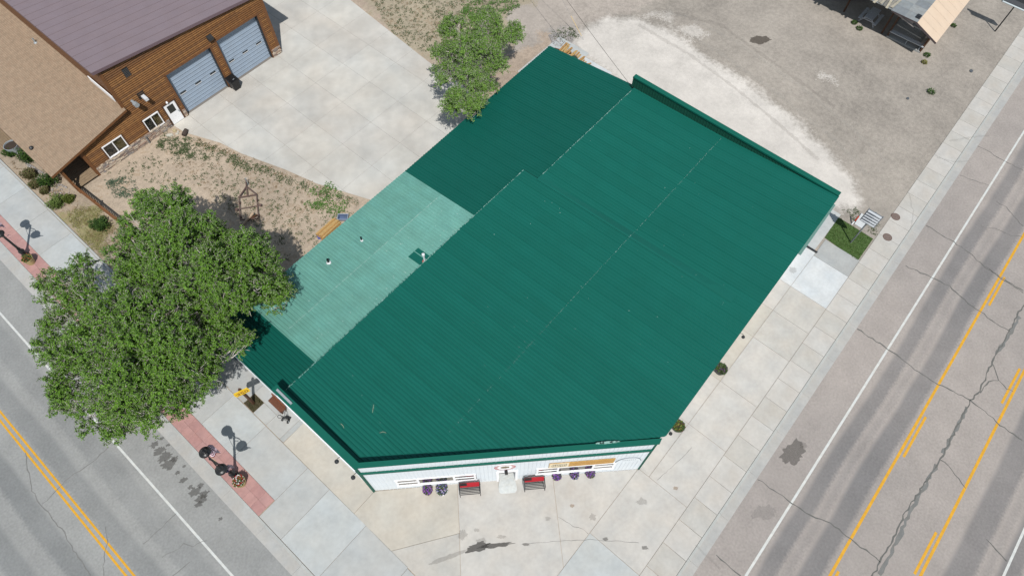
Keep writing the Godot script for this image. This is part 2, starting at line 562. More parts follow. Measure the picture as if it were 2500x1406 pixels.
func make_roads() -> void:
	# right-hand street: runs along X
	var rr := setting("street", "wide pinkish grey asphalt street with cracks and yellow centre lines", "road")
	var m := StandardMaterial3D.new()
	m.albedo_texture = road_tex(1500, 380, 15.0, lin(171, 163, 157), lin(134, 131, 130), [[2.6, 3.75, 0.85], [3.75, 4.4, 0.25], [4.4, 5.75, 0.9], [10.7, 12.3, 0.85], [12.3, 13.0, 0.25], [13.0, 14.3, 0.9]], 31)
	m.roughness = 0.9
	var mb := MB.new()
	for i in 10:
		var xa := -20.0 + i * 10.0
		mb.quad_uv(Vector3(xa, RY, 5.5), Vector3(xa, RY, 30.8), Vector3(xa + 10, RY, 30.8), Vector3(xa + 10, RY, 5.5), Vector2(i * 0.1, 0), Vector2(i * 0.1, 1), Vector2(i * 0.1 + 0.1, 1), Vector2(i * 0.1 + 0.1, 0))
	put("asphalt", mb, m, rr)
	put("asphalt_beyond", MB.new().prism(PackedVector2Array([Vector2(80, 5.5), Vector2(400, 5.5), Vector2(400, 30.8), Vector2(80, 30.8)]), RY, RY), mt(pc(172, 162, 155), 0.9, T.fine, 3.0), rr)
	put("edge_line", line_box(Vector2(-2, 7.84), Vector2(120, 7.80), 0.14, RY + 0.004), M.white_line, rr)
	put("edge_line", line_box(Vector2(0, 18.95), Vector2(120, 18.95), 0.14, RY + 0.004), M.white_line, rr)
	put("centre_line", line_box(Vector2(0, 11.45), Vector2(120, 11.45), 0.16, RY + 0.004), M.yellow_line, rr)
	put("centre_line", line_box(Vector2(0, 15.36), Vector2(120, 15.36), 0.16, RY + 0.004), M.yellow_line, rr)
	for q in [[[2446, 672], [2406, 740]], [[2259, 1016], [2205, 1114]], [[2045, 1392], [2030, 1425]], [[2560, 310], [2520, 395]]]:
		var a := g2(q[0][0], q[0][1], RY)
		var b := g2(q[1][0], q[1][1], RY)
		put("dashed_line", line_box(Vector2(a.x, 11.72), Vector2(b.x, 11.74), 0.15, RY + 0.004), M.yellow_line, rr)
	for q in [[[2500, 905], [2459, 992]], [[2295, 1305], [2240, 1406]], [[2640, 600], [2590, 700]]]:
		var a := g2(q[0][0], q[0][1], RY)
		var b := g2(q[1][0], q[1][1], RY)
		put("dashed_line", line_box(Vector2(a.x, 15.08), Vector2(b.x, 15.06), 0.15, RY + 0.004), M.yellow_line, rr)
	var cy := RY + 0.007
	var P := func(x: float, y: float) -> Array: return [1750 + x / 1.86, 650 + y / 1.86]
	var cr := [
		[[P.call(640, 285), P.call(780, 375), P.call(850, 430), P.call(920, 480), P.call(1010, 535), P.call(1100, 580), P.call(1155, 605), P.call(1220, 660), P.call(1290, 720), P.call(1390, 790)], 0.07],
		[[P.call(190, 965), P.call(260, 1015), P.call(340, 1075), P.call(430, 1130), P.call(520, 1165), P.call(610, 1240), P.call(680, 1290), P.call(745, 1345)], 0.07],
		[[P.call(860, 0), P.call(980, 50), P.call(1060, 90), P.call(1130, 155), P.call(1200, 205), P.call(1270, 260), P.call(1335, 295)], 0.07],
		[[P.call(1225, 0), P.call(1290, 50), P.call(1395, 110)], 0.06],
		[[P.call(1395, 175), P.call(1330, 300), P.call(1290, 370), P.call(1250, 450), P.call(1190, 580), P.call(1155, 610), P.call(1100, 720), P.call(1020, 875), P.call(960, 970), P.call(900, 1060), P.call(850, 1130), P.call(825, 1200), P.call(745, 1345), P.call(700, 1430)], 0.08],
		[[P.call(1020, 875), P.call(1060, 905), P.call(1100, 965), P.call(1135, 1010)], 0.06],
		[[P.call(1255, 445), P.call(1275, 490), P.call(1280, 515), P.call(1240, 525), P.call(1200, 575)], 0.06],
		[[P.call(1280, 510), P.call(1320, 555), P.call(1350, 570)], 0.05],
		[[P.call(0, 1310), P.call(45, 1350), P.call(110, 1406)], 0.06],
		[[P.call(1225, 1240), P.call(1270, 1290), P.call(1320, 1340)], 0.06],
		[[[2264, 550], [2330, 591], [2365, 615], [2410, 655], [2455, 685], [2500, 715]], 0.06],
		[[[2389, 356], [2420, 373], [2455, 394], [2500, 415]], 0.05],
		[[[2346, 427], [2375, 440], [2415, 452]], 0.035],
		[[[2435, 492], [2460, 505], [2480, 530], [2500, 552]], 0.04],
		[[[2396, 553], [2440, 560], [2470, 575], [2500, 578]], 0.03]]
	for i in cr.size():
		put("crack", strip_px(cr[i][0], cr[i][1], cy, 0.07, 100 + i), M.crack, rr)
	for q in [[P.call(1380, 230), P.call(1330, 310), P.call(1270, 400)], [P.call(1140, 640), P.call(1090, 740), P.call(1030, 850)], [P.call(1000, 900), P.call(930, 1030), P.call(870, 1140), P.call(800, 1290), P.call(740, 1400)]]:
		put("crack_sealant", strip_px(q, 0.20, RY + 0.0035, 0.07, 150 + int(q[0][0])), M.tar, rr)
	# left-hand street: runs along Z
	var lr := setting("street", "grey asphalt side street with double yellow centre line under the trees", "road")
	m = StandardMaterial3D.new()
	m.albedo_texture = road_tex(1300, 390, 15.0, lin(160, 161, 159), lin(124, 127, 128), [[2.5, 4.0, 0.35], [4.4, 5.7, 0.5], [7.0, 8.4, 0.6], [9.2, 10.6, 0.5]], 41)
	m.roughness = 0.9
	mb = MB.new()
	for i in 10:
		var za := -83.0 + i * 8.6
		mb.quad_uv(Vector3(-5.0, RY, za), Vector3(-31, RY, za), Vector3(-31, RY, za + 8.6), Vector3(-5.0, RY, za + 8.6), Vector2(i * 0.1, 0), Vector2(i * 0.1, 1), Vector2(i * 0.1 + 0.1, 1), Vector2(i * 0.1 + 0.1, 0))
	put("asphalt", mb, m, lr)
	put("asphalt_beyond", MB.new().prism(PackedVector2Array([Vector2(-31, -400), Vector2(-5, -400), Vector2(-5, -83), Vector2(-31, -83)]), RY, RY).prism(PackedVector2Array([Vector2(-31, 3.0), Vector2(-20, 3.0), Vector2(-20, 30.8), Vector2(-31, 30.8)]), RY, RY).prism(PackedVector2Array([Vector2(-20, 3.0), Vector2(-5, 3.0), Vector2(-5, 5.5), Vector2(-20, 5.5)]), RY, RY), mt(pc(160, 160, 157), 0.9, T.fine, 3.0), lr)
	put("edge_line", line_box(Vector2(-7.22, -110), Vector2(-7.20, -6), 0.13, RY + 0.004), M.white_line, lr)
	put("centre_line", line_box(Vector2(-10.72, -110), Vector2(-10.78, -6), 0.12, RY + 0.004), M.yellow_line, lr)
	put("centre_line", line_box(Vector2(-11.02, -110), Vector2(-11.08, -6), 0.12, RY + 0.004), M.yellow_line, lr)
	var Q := func(x: float, y: float) -> Array: return [x / 2.1437, 750 + y / 2.1437]
	var cl := [
		[[Q.call(565, 735), Q.call(500, 790), Q.call(440, 835), Q.call(385, 875), Q.call(320, 925), Q.call(270, 985), Q.call(215, 1030)], 0.05],
		[[Q.call(130, 760), Q.call(135, 830), Q.call(165, 960), Q.call(205, 1030), Q.call(260, 1090), Q.call(330, 1180), Q.call(390, 1290), Q.call(470, 1406)], 0.05],
		[[Q.call(920, 1080), Q.call(870, 1130), Q.call(800, 1190), Q.call(745, 1240)], 0.05],
		[[Q.call(1080, 1220), Q.call(1010, 1250), Q.call(960, 1240), Q.call(900, 1280), Q.call(845, 1310)], 0.04],
		[[Q.call(545, 1150), Q.call(560, 1230), Q.call(540, 1330), Q.call(540, 1406)], 0.04],
		[[Q.call(990, 1330), Q.call(940, 1370), Q.call(900, 1406)], 0.04]]
	for i in cl.size():
		put("crack", strip_px(cl[i][0], cl[i][1], cy, 0.06, 200 + i), M.crack_light, lr)

func slab(parent: Node, poly: PackedVector2Array, m: Material, y := 0.0, gap := 0.011) -> void:
	var a := Geometry2D.offset_polygon(poly, -gap)
	for q in a:
		if q.size() >= 3:
			put("slab", MB.new().prism(q, y - 0.12, y), m, parent)

func rect(xa: float, za: float, xb: float, zb: float) -> PackedVector2Array:
	return PackedVector2Array([Vector2(xa, za), Vector2(xb, za), Vector2(xb, zb), Vector2(xa, zb)])

func blob(c: Vector2, rx: float, rz: float, ang: float, sd: int, rough := 0.25) -> PackedVector2Array:
	var f := FastNoiseLite.new()
	f.seed = sd
	f.frequency = 1.0
	var o := PackedVector2Array()
	for i in 40:
		var a := TAU * i / 40
		var r := 1.0 + rough * f.get_noise_2d(cos(a) * 1.3, sin(a) * 1.3) + rough * 0.6 * f.get_noise_2d(cos(a) * 4.0 + 9.0, sin(a) * 4.0)
		o.append(c + Vector2(cos(a) * rx * r, sin(a) * rz * r).rotated(ang))
	return o

func stain_mat(col: Color, alpha: float) -> StandardMaterial3D:
	var m := mt(col, 0.8, T.chalk, 0.9)
	m.albedo_color.a = alpha
	m.transparency = BaseMaterial3D.TRANSPARENCY_ALPHA
	return m

func make_pavement() -> void:
	# pavement along the right-hand street
	var sw := setting("sidewalk", "pale concrete slab pavement along the wide street", "pavement")
	var xs := [-3.2]
	while xs[-1] < 74.0: xs.append(xs[-1] + 1.655)
	for i in xs.size() - 1:
		slab(sw, rect(xs[i], 3.25, xs[i + 1], 4.84), M.slab_pale if (i * 7) % 5 < 3 else M.slab_warm)
	var big := [[-3.2, 1.5, M.slab_grey], [1.5, 3.8, M.slab_grey], [3.8, 7.7, M.slab_blue], [7.7, 12.56, M.slab_pale], [12.56, 16.9, M.slab_pale], [16.9, 20.65, M.slab_pale], [20.65, 24.8, M.slab_pale], [24.8, 27.45, M.slab_warm], [27.45, 29.95, M.slab_warm], [29.95, 33.3, M.slab_white], [33.3, 35.1, M.slab_mid]]
	for b in big:
		var za := -0.25 if b[0] < 12.5 else 0.52
		slab(sw, rect(b[0], za, b[1], 3.25), b[2])
	for b in [[12.56, 16.9, M.slab_pale], [16.9, 20.65, M.slab_pale], [20.65, 24.8, M.slab_tan], [24.8, 27.45, M.slab_tan], [27.45, 29.95, M.slab_pale], [29.95, 33.6, M.slab_white], [33.6, 37.9, M.slab_blue]]:
		slab(sw, rect(b[0], -0.5, b[1], 0.52 if b[0] < 33.5 else 0.36), b[2])
	# kerb and gutter of the right-hand street
	var kb := setting("kerb", "concrete kerb and gutter pan along the wide street", "kerb")
	var x := -3.0
	while x < 78.0:
		var b := x + 3.31
		put("kerb_stone", MB.new().prism(rect(x + 0.004, 4.85, b - 0.004, 5.0), -0.2, 0.0), M.kerb, kb)
		put("gutter_pan", MB.new().prism(rect(x + 0.004, 5.004, b - 0.004, 5.55), -0.2, RY + 0.006), M.gutter, kb)
		x = b
	# corner apron in front of the shop
	var ap := setting("corner_apron", "stained tan concrete apron in front of the shop's corner door", "pavement")
	slab(ap, PackedVector2Array([Vector2(-0.47, -11.38), Vector2(1.2, -11.40), Vector2(4.75, -7.98), Vector2(2.76, -5.95), Vector2(-0.52, -8.28)]), M.slab_tan)
	slab(ap, PackedVector2Array([Vector2(-0.52, -8.28), Vector2(2.76, -5.95), Vector2(1.12, -4.35), Vector2(-0.5, -2.6), Vector2(-0.5, -8.2)]), M.slab_warm)
	slab(ap, PackedVector2Array([Vector2(4.75, -7.98), Vector2(8.82, -3.92), Vector2(5.33, -0.34), Vector2(5.24, -0.25), Vector2(-0.5, -0.25), Vector2(-0.5, -2.6), Vector2(1.12, -4.35), Vector2(2.76, -5.95)]), M.slab_pale)
	slab(ap, PackedVector2Array([Vector2(8.82, -3.92), Vector2(12.48, -0.30), Vector2(12.4, -0.25), Vector2(5.24, -0.25), Vector2(5.33, -0.34)]), M.slab_pale)
	slab(ap, PackedVector2Array([Vector2(-0.45, -17.75), Vector2(1.4, -17.8), Vector2(1.4, -11.40), Vector2(-0.47, -11.38)]), M.slab_tan)
	# pavement along the left-hand street
	var lw := setting("sidewalk", "blue-grey concrete slab pavement along the side street", "pavement")
	var zs := [-6.9, -10.35, -13.5, -15.45, -19.4, -22.55, -25.7, -28.85, -32.0, -35.15, -38.3, -41.45, -44.6, -47.75, -50.9, -54.05, -57.2, -60.4, -64.0, -68.0, -72.0, -76.0]
	for i in zs.size() - 1:
		slab(lw, rect(-3.0 if zs[i] < -15.0 else -4.18, zs[i + 1], -0.46, zs[i]), M.slab_grey if i % 3 != 1 else M.slab_blue)
	slab(lw, rect(-4.18, -6.9, -0.52, -2.6), M.slab_grey)
	slab(lw, rect(-4.18, -2.6, -3.2, 4.84), M.slab_grey)
	slab(lw, rect(-3.2, -2.6, -0.52, -0.25), M.slab_grey)
	# the strip beside the shop, with a square left open for the sign post
	slab(lw, rect(-0.44, -19.45, 1.4, -18.12), M.slab_grey)
	slab(lw, rect(-0.44, -18.12, 1.4, -17.77), M.slab_mid)
	slab(lw, rect(0.44, -21.65, 1.4, -19.45), M.slab_grey)
	slab(lw, rect(-0.44, -20.68, 0.44, -19.45), M.slab_grey)
	slab(lw, rect(-0.44, -26.6, 1.4, -21.65), M.slab_mid)
	# red paver strip with the lamps
	var pv := setting("paver_strip", "strip of square pinkish red pavers beside the kerb", "pavement")
	var z := -15.5
	var k := 0
	while z > -74.0:
		var zz := z - 0.76
		for s in 2:
			var xa := -4.19 + s * 0.595
			slab(pv, rect(xa, zz, xa + 0.595, z), M.paver if (k * 5 + s * 3) % 4 else M.paver2, 0.0, 0.004)
		z = zz
		k += 1
	var kl := setting("kerb", "concrete kerb and gutter pan along the side street", "kerb")
	z = -2.0
	while z > -80.0:
		var b := z - 3.2
		put("kerb_stone", MB.new().prism(rect(-4.35, b + 0.004, -4.2, z - 0.004), -0.2, 0.0), M.kerb, kl)
		put("gutter_pan", MB.new().prism(rect(-5.02, b + 0.004, -4.354, z - 0.004), -0.2, RY + 0.006), M.gutter, kl)
		z = b
	# low edging between the side-street pavement and the planted strip
	var ed := setting("edging", "thin concrete edging between pavement and planted strip", "kerb")
	z = -27.0
	while z > -76.0:
		put("edging_stone", MB.new().prism(rect(-0.44, z - 2.99, -0.30, z), -0.1, 0.05), M.kerb, ed)
		z -= 3.0
	# driveway pad
	var pad := setting("driveway", "broad pale concrete pad in front of the garage doors", "driveway")
	var outline := PackedVector2Array([Vector2(10.55, -44.55), Vector2(10.7, -43.3), Vector2(11.9, -40.2), Vector2(12.3, -38.1), Vector2(13.5, -34.3), Vector2(14.2, -31.4), Vector2(14.9, -29.6), Vector2(15.7, -27.5), Vector2(16.6, -25.3), Vector2(29.0, -25.3), Vector2(29.25, -34.2), Vector2(30.3, -45.1), Vector2(31.8, -62), Vector2(21.9, -62), Vector2(21.9, -44.95), Vector2(12.0, -44.95), Vector2(12.0, -44.55)])
	var gx := 9.0
	var n := 0
	while gx < 32.5:
		var gz := -63.0
		while gz < -25.0:
			for q in Geometry2D.intersect_polygons(rect(gx, gz, gx + 3.05, gz + 3.35), outline):
				slab(pad, q, M.slab_pad if (n * 13) % 7 < 4 else M.slab_pad2, 0.0, 0.007)
			gz += 3.35
			n += 1
		gx += 3.05
	# pale apron behind the shop
	var bp := setting("back_apron", "pale blue-grey concrete strip behind the low roof", "pavement")
	slab(bp, rect(33.4, -27.6, 39.2, -24.3), M.slab_blue)
	slab(bp, rect(33.4, -24.3, 38.6, -21.4), M.slab_white)
	slab(bp, rect(33.4, -21.4, 38.4, -16.0), M.slab_white)
	# marks on the ground
	var oil := stain_mat(pc(100, 96, 91), 0.40)
	var damp := stain_mat(pc(132, 126, 119), 0.19)
	var oil2 := stain_mat(pc(86, 82, 78), 0.62)
	var rusty := stain_mat(pc(190, 150, 105), 0.35)
	var sy := 0.004
	var st := [
		[ap, 1168, 1336, 26, 9, -0.25, oil2, 1], [ap, 1213, 1331, 38, 5, -0.12, oil2, 2], [ap, 1175, 1320, 12, 6, 0, damp, 3],
		[ap, 1130, 1305, 10, 12, 0, damp, 4], [ap, 1163, 1294, 7, 4, 0, damp, 6], [ap, 1225, 1311, 11, 4, 0, damp, 7],
		[ap, 1337, 1266, 6, 5, 0, damp, 8], [ap, 1447, 1262, 8, 8, 0, damp, 9], [ap, 1397, 1235, 5, 4, 0, rusty, 10], [ap, 1284, 1329, 8, 3, 0, oil, 11], [ap, 1090, 1362, 50, 5, -0.35, damp, 12],
		[sw, 1567, 1225, 12, 8, 0, damp, 13], [sw, 1478, 1316, 6, 4, 0, oil, 14], [sw, 1575, 1338, 8, 4, 0, oil, 15], [sw, 1936, 660, 10, 12, 0.5, damp, 16], [sw, 1650, 1192, 6, 4, 0, rusty, 17]]
	for q in st:
		var sc := 1.0 / 41.0
		put("stain", MB.new().prism(blob(g2(q[1], q[2]), q[3] * sc, q[4] * sc, 0.87 + q[5], q[7], 0.55), sy, sy), q[6], q[0])
	var road: Node = get_node("street")
	put("stain", MB.new().prism(blob(g2(1935, 1105, RY), 0.85, 0.55, 0.2, 31, 0.45), RY + 0.005, RY + 0.005), oil, road)
	put("stain", MB.new().prism(blob(g2(1962, 1088, RY), 0.22, 0.22, 0.2, 32, 0.6), RY + 0.005, RY + 0.005), damp, road)
	put("stain", MB.new().prism(blob(g2(1868, 1250, RY), 0.7, 0.4, 0.7, 33, 0.6), RY + 0.005, RY + 0.005), stain_mat(pc(120, 120, 122), 0.12), road)
	road = get_node("street_001")
	for q in [[375, 1085, 0.35, 0.25], [388, 1100, 0.45, 0.3], [402, 1115, 0.6, 0.36], [412, 1132, 0.5, 0.4], [425, 1120, 0.3, 0.2], [432, 1154, 0.18, 0.15], [448, 1172, 0.3, 0.2], [463, 1190, 0.2, 0.16], [472, 1202, 0.45, 0.3], [488, 1186, 0.22, 0.2], [490, 1218, 0.45, 0.3], [484, 1232, 0.3, 0.2], [497, 1208, 0.25, 0.3], [538, 1267, 0.16, 0.12], [449, 1138, 0.13, 0.1], [409, 1087, 0.15, 0.12], [508, 1200, 0.1, 0.07], [394, 1070, 0.2, 0.12]]:
		put("stain", MB.new().prism(blob(g2(q[0], q[1], RY), q[2] * 0.8, q[3] * 0.75, 0.4, int(q[0]), 0.7), RY + 0.005, RY + 0.005), oil, road)
	var lotn: Node = get_node("dirt_lot")
	put("stain", MB.new().prism(blob(g2(1857, 97), 0.9, 0.5, 0.75, 51, 0.3), 0.0, 0.0), stain_mat(pc(104, 94, 82), 0.62), lotn)
	# hairline cracks in the slabs
	var r := RandomNumberGenerator.new()
	r.seed = 77
	for q in [[[1363, 1262], [1400, 1285], [1425, 1292], [1436, 1303]], [[1604, 1172], [1640, 1140], [1668, 1115], [1690, 1092]], [[1276, 1328], [1350, 1322], [1440, 1317], [1560, 1325]]]:
		put("crack", strip_px(q, 0.02, 0.003, 0.03, 300 + int(q[0][0])), M.crack_light, ap)
	# tyre marks: on the driveway, the pavement crossing and the gravel
	var rub := stain_mat(pc(150, 147, 142), 0.10)
	var dust := stain_mat(pc(226, 220, 210), 0.12)
	var mk := [
		[sw, [[2320, 345], [2370, 335], [2420, 330]], 0.14, rub], [sw, [[2290, 385], [2330, 395], [2370, 392]], 0.12, rub], [sw, [[2220, 470], [2232, 520], [2225, 560]], 0.1, rub], [sw, [[1700, 1330], [1730, 1360], [1760, 1390]], 0.1, rub],
		[lotn, [[1480, 30], [1640, 60], [1760, 130], [1900, 230], [2040, 340], [2120, 430]], 0.3, dust], [lotn, [[1500, 10], [1680, 40], [1810, 110], [1960, 215], [2090, 320], [2170, 400]], 0.28, dust], [lotn, [[1560, 60], [1680, 130], [1790, 210], [1900, 300], [2000, 390]], 0.25, stain_mat(pc(170, 160, 150), 0.12)], [lotn, [[1600, 20], [1760, 60], [1900, 160], [2040, 260]], 0.3, stain_mat(pc(140, 132, 124), 0.10)]]
	for q in mk:
		put("tyre_mark", strip_px(q[1], q[2] * 1.3, 0.0065, 0.05, 400 + int(q[1][0][0])), q[3], q[0])
	# manhole covers in the pavement
	for q in [[2188, 529, "round rusty manhole cover nearer the dirt lot"], [2168, 579, "round rusty manhole cover nearer the grass patch"]]:
		var c := gp(q[0], q[1])
		var t := thing("manhole_cover", q[2], "manhole cover", Vector3(c.x, 0.0, c.z), 0, "manhole covers in the pavement")
		put("ring", MB.new().lathe([Vector2(0.33, 0.002), Vector2(0.33, 0.012), Vector2(0.28, 0.012), Vector2(0.28, 0.004)], Vector3.ZERO, 28), M.rust, t)
		var mbl := MB.new().lathe([Vector2(0.28, 0.004), Vector2(0.28, 0.008), Vector2(0.0, 0.008)], Vector3.ZERO, 28)
		for i in 7:
			for j in 7:
				var s := Vector2(i - 3, j - 3) * 0.075
				if s.length() < 0.25: mbl.box(Vector3(s.x, 0.011, s.y), Vector3(0.04, 0.008, 0.04))
		put("lid", mbl, mt(pc(140, 122, 114), 0.85, T.chalk, 0.6), t)

# ------------------------------------------------------------------ the shop
func main_y(z: float) -> float: return 5.62 + 0.053 * z
func rear_y(z: float) -> float: return main_y(z) - 0.16 * pow(sin(PI * clampf((z + 16.7) / 14.0, 0.0, 1.0)), 0.7)
func low_y(z: float) -> float: return 4.50 + (z + 18.0) * 0.112
func back_z(x: float) -> float: return -24.62 - maxf(0.0, x - 18.0) * 0.02
func eave_z(x: float) -> float: return -0.08 - 0.0175 * (x - 12.5)
func chamfer_z(x: float) -> float: return -11.45 + (x - 1.2) * 0.98852

const PW := 0.9178
func ribs(width: float, pitch: float, h: float, wb: float) -> PackedVector2Array:   # cross-section of a ribbed sheet: (across, height)
	var o := PackedVector2Array()
	var x := 0.0
	var first := true
	while x < width - 0.001:
		var k := 1.35 if first else 1.0   # the lapped edge stands a little higher
		first = false
		o.append(Vector2(x, 0)); o.append(Vector2(x + wb * 0.34, h * k)); o.append(Vector2(x + wb * 0.66 * k, h * k)); o.append(Vector2(x + wb * k, 0))
		x += pitch
	o.append(Vector2(width, 0))
	return o

func roof_panel(parent: Node, x0: float, x1: float, zlo: Callable, zhi: Callable, yf: Callable, m: Material, lift := 0.0, pitch := 0.2285) -> void:
	var pr := ribs(PW, PW / 4.0, 0.042, 0.085)
	var mb := MB.new()
	for i in pr.size() - 1:
		var xa := x0 + pr[i].x
		var xb := x0 + pr[i + 1].x
		if xa > x1 - 0.001: break
		var a0: float = zlo.call(xa)
		var a1: float = zhi.call(xa)
		var b0: float = zlo.call(xb)
		var b1: float = zhi.call(xb)
		if a1 - a0 < 0.03 and b1 - b0 < 0.03: continue
		a1 = maxf(a1, a0); b1 = maxf(b1, b0)
		mb.quad(Vector3(xa, yf.call(a0) + pr[i].y + lift, a0), Vector3(xa, yf.call(a1) + pr[i].y + lift, a1), Vector3(xb, yf.call(b1) + pr[i + 1].y + lift, b1), Vector3(xb, yf.call(b0) + pr[i + 1].y + lift, b0))
	if mb.v.size() > 0:
		put("roof_panel", mb, m, parent)

func siding(parent: Node, o: Vector3, u: Vector3, length: float, h0: float, htop: Callable, holes: Array, m: Material) -> void:   # upright ribbed sheets; u runs along the wall, outside on its right
	var out := u.cross(Vector3.UP).normalized()
	var s := 0.0
	while s < length - 0.01:
		var pr := ribs(0.914, 0.2285, 0.02, 0.05)
		var mb := MB.new()
		for i in pr.size() - 1:
			var sa := minf(s + pr[i].x, length)
			var sb := minf(s + pr[i + 1].x, length)
			if sb - sa < 0.001: continue
			var mid := (sa + sb) * 0.5
			var cuts: Array = [[h0, htop.call(mid)]]
			for q in holes:
				if mid > q[0] and mid < q[1]:
					var nx: Array = []
					for c in cuts:
						if q[2] > c[0]: nx.append([c[0], minf(c[1], q[2])])
						if q[3] < c[1]: nx.append([maxf(c[0], q[3]), c[1]])
					cuts = nx
			for c in cuts:
				var a := o + u * sa + out * pr[i].y
				var b := o + u * sb + out * pr[i + 1].y
				mb.quad(a + Vector3.UP * c[0], b + Vector3.UP * c[0], b + Vector3.UP * c[1], a + Vector3.UP * c[1])
		if mb.v.size() > 0:
			put("siding_panel", mb, m, parent)
		s += 0.914

func window_unit(parent: Node, o: Vector3, u: Vector3, s0: float, s1: float, h0: float, h1: float, panes: Array) -> void:   # frame with panes [s0, s1, h0, h1]
	var out := u.cross(Vector3.UP).normalized()
	var w := Node3D.new()
	w.name = "window"
	parent.add_child(w, true)
	var b := Basis(u, Vector3.UP, out)
	var ss := [s0, s1]
	var hs := [h0, h1]
	for p in panes:
		for k in [p[0], p[1]]: if not ss.has(k): ss.append(k)
		for k in [p[2], p[3]]: if not hs.has(k): hs.append(k)
	ss.sort(); hs.sort()
	var mb := MB.new()
	for i in ss.size() - 1:
		for j in hs.size() - 1:
			var cs: float = (ss[i] + ss[i + 1]) * 0.5
			var ch: float = (hs[j] + hs[j + 1]) * 0.5
			var open := false
			for p in panes:
				if cs > p[0] and cs < p[1] and ch > p[2] and ch < p[3]: open = true
			if not open:
				mb.box(o + u * cs + Vector3.UP * ch + out * 0.015, Vector3(ss[i + 1] - ss[i], hs[j + 1] - hs[j], 0.05), b)
	put("frame", mb, M.paint_white, w)
	for p in panes:
		put("pane", MB.new().box(o + u * ((p[0] + p[1]) * 0.5) + Vector3.UP * ((p[2] + p[3]) * 0.5) + out * 0.012, Vector3(p[1] - p[0] + 0.01, p[3] - p[2] + 0.01, 0.008), b), M.glass, w)
	put("sill", MB.new().box(o + u * ((s0 + s1) * 0.5) + Vector3.UP * (h0 - 0.025) + out * 0.03, Vector3(s1 - s0 + 0.06, 0.05, 0.07), b), M.paint_white, w)

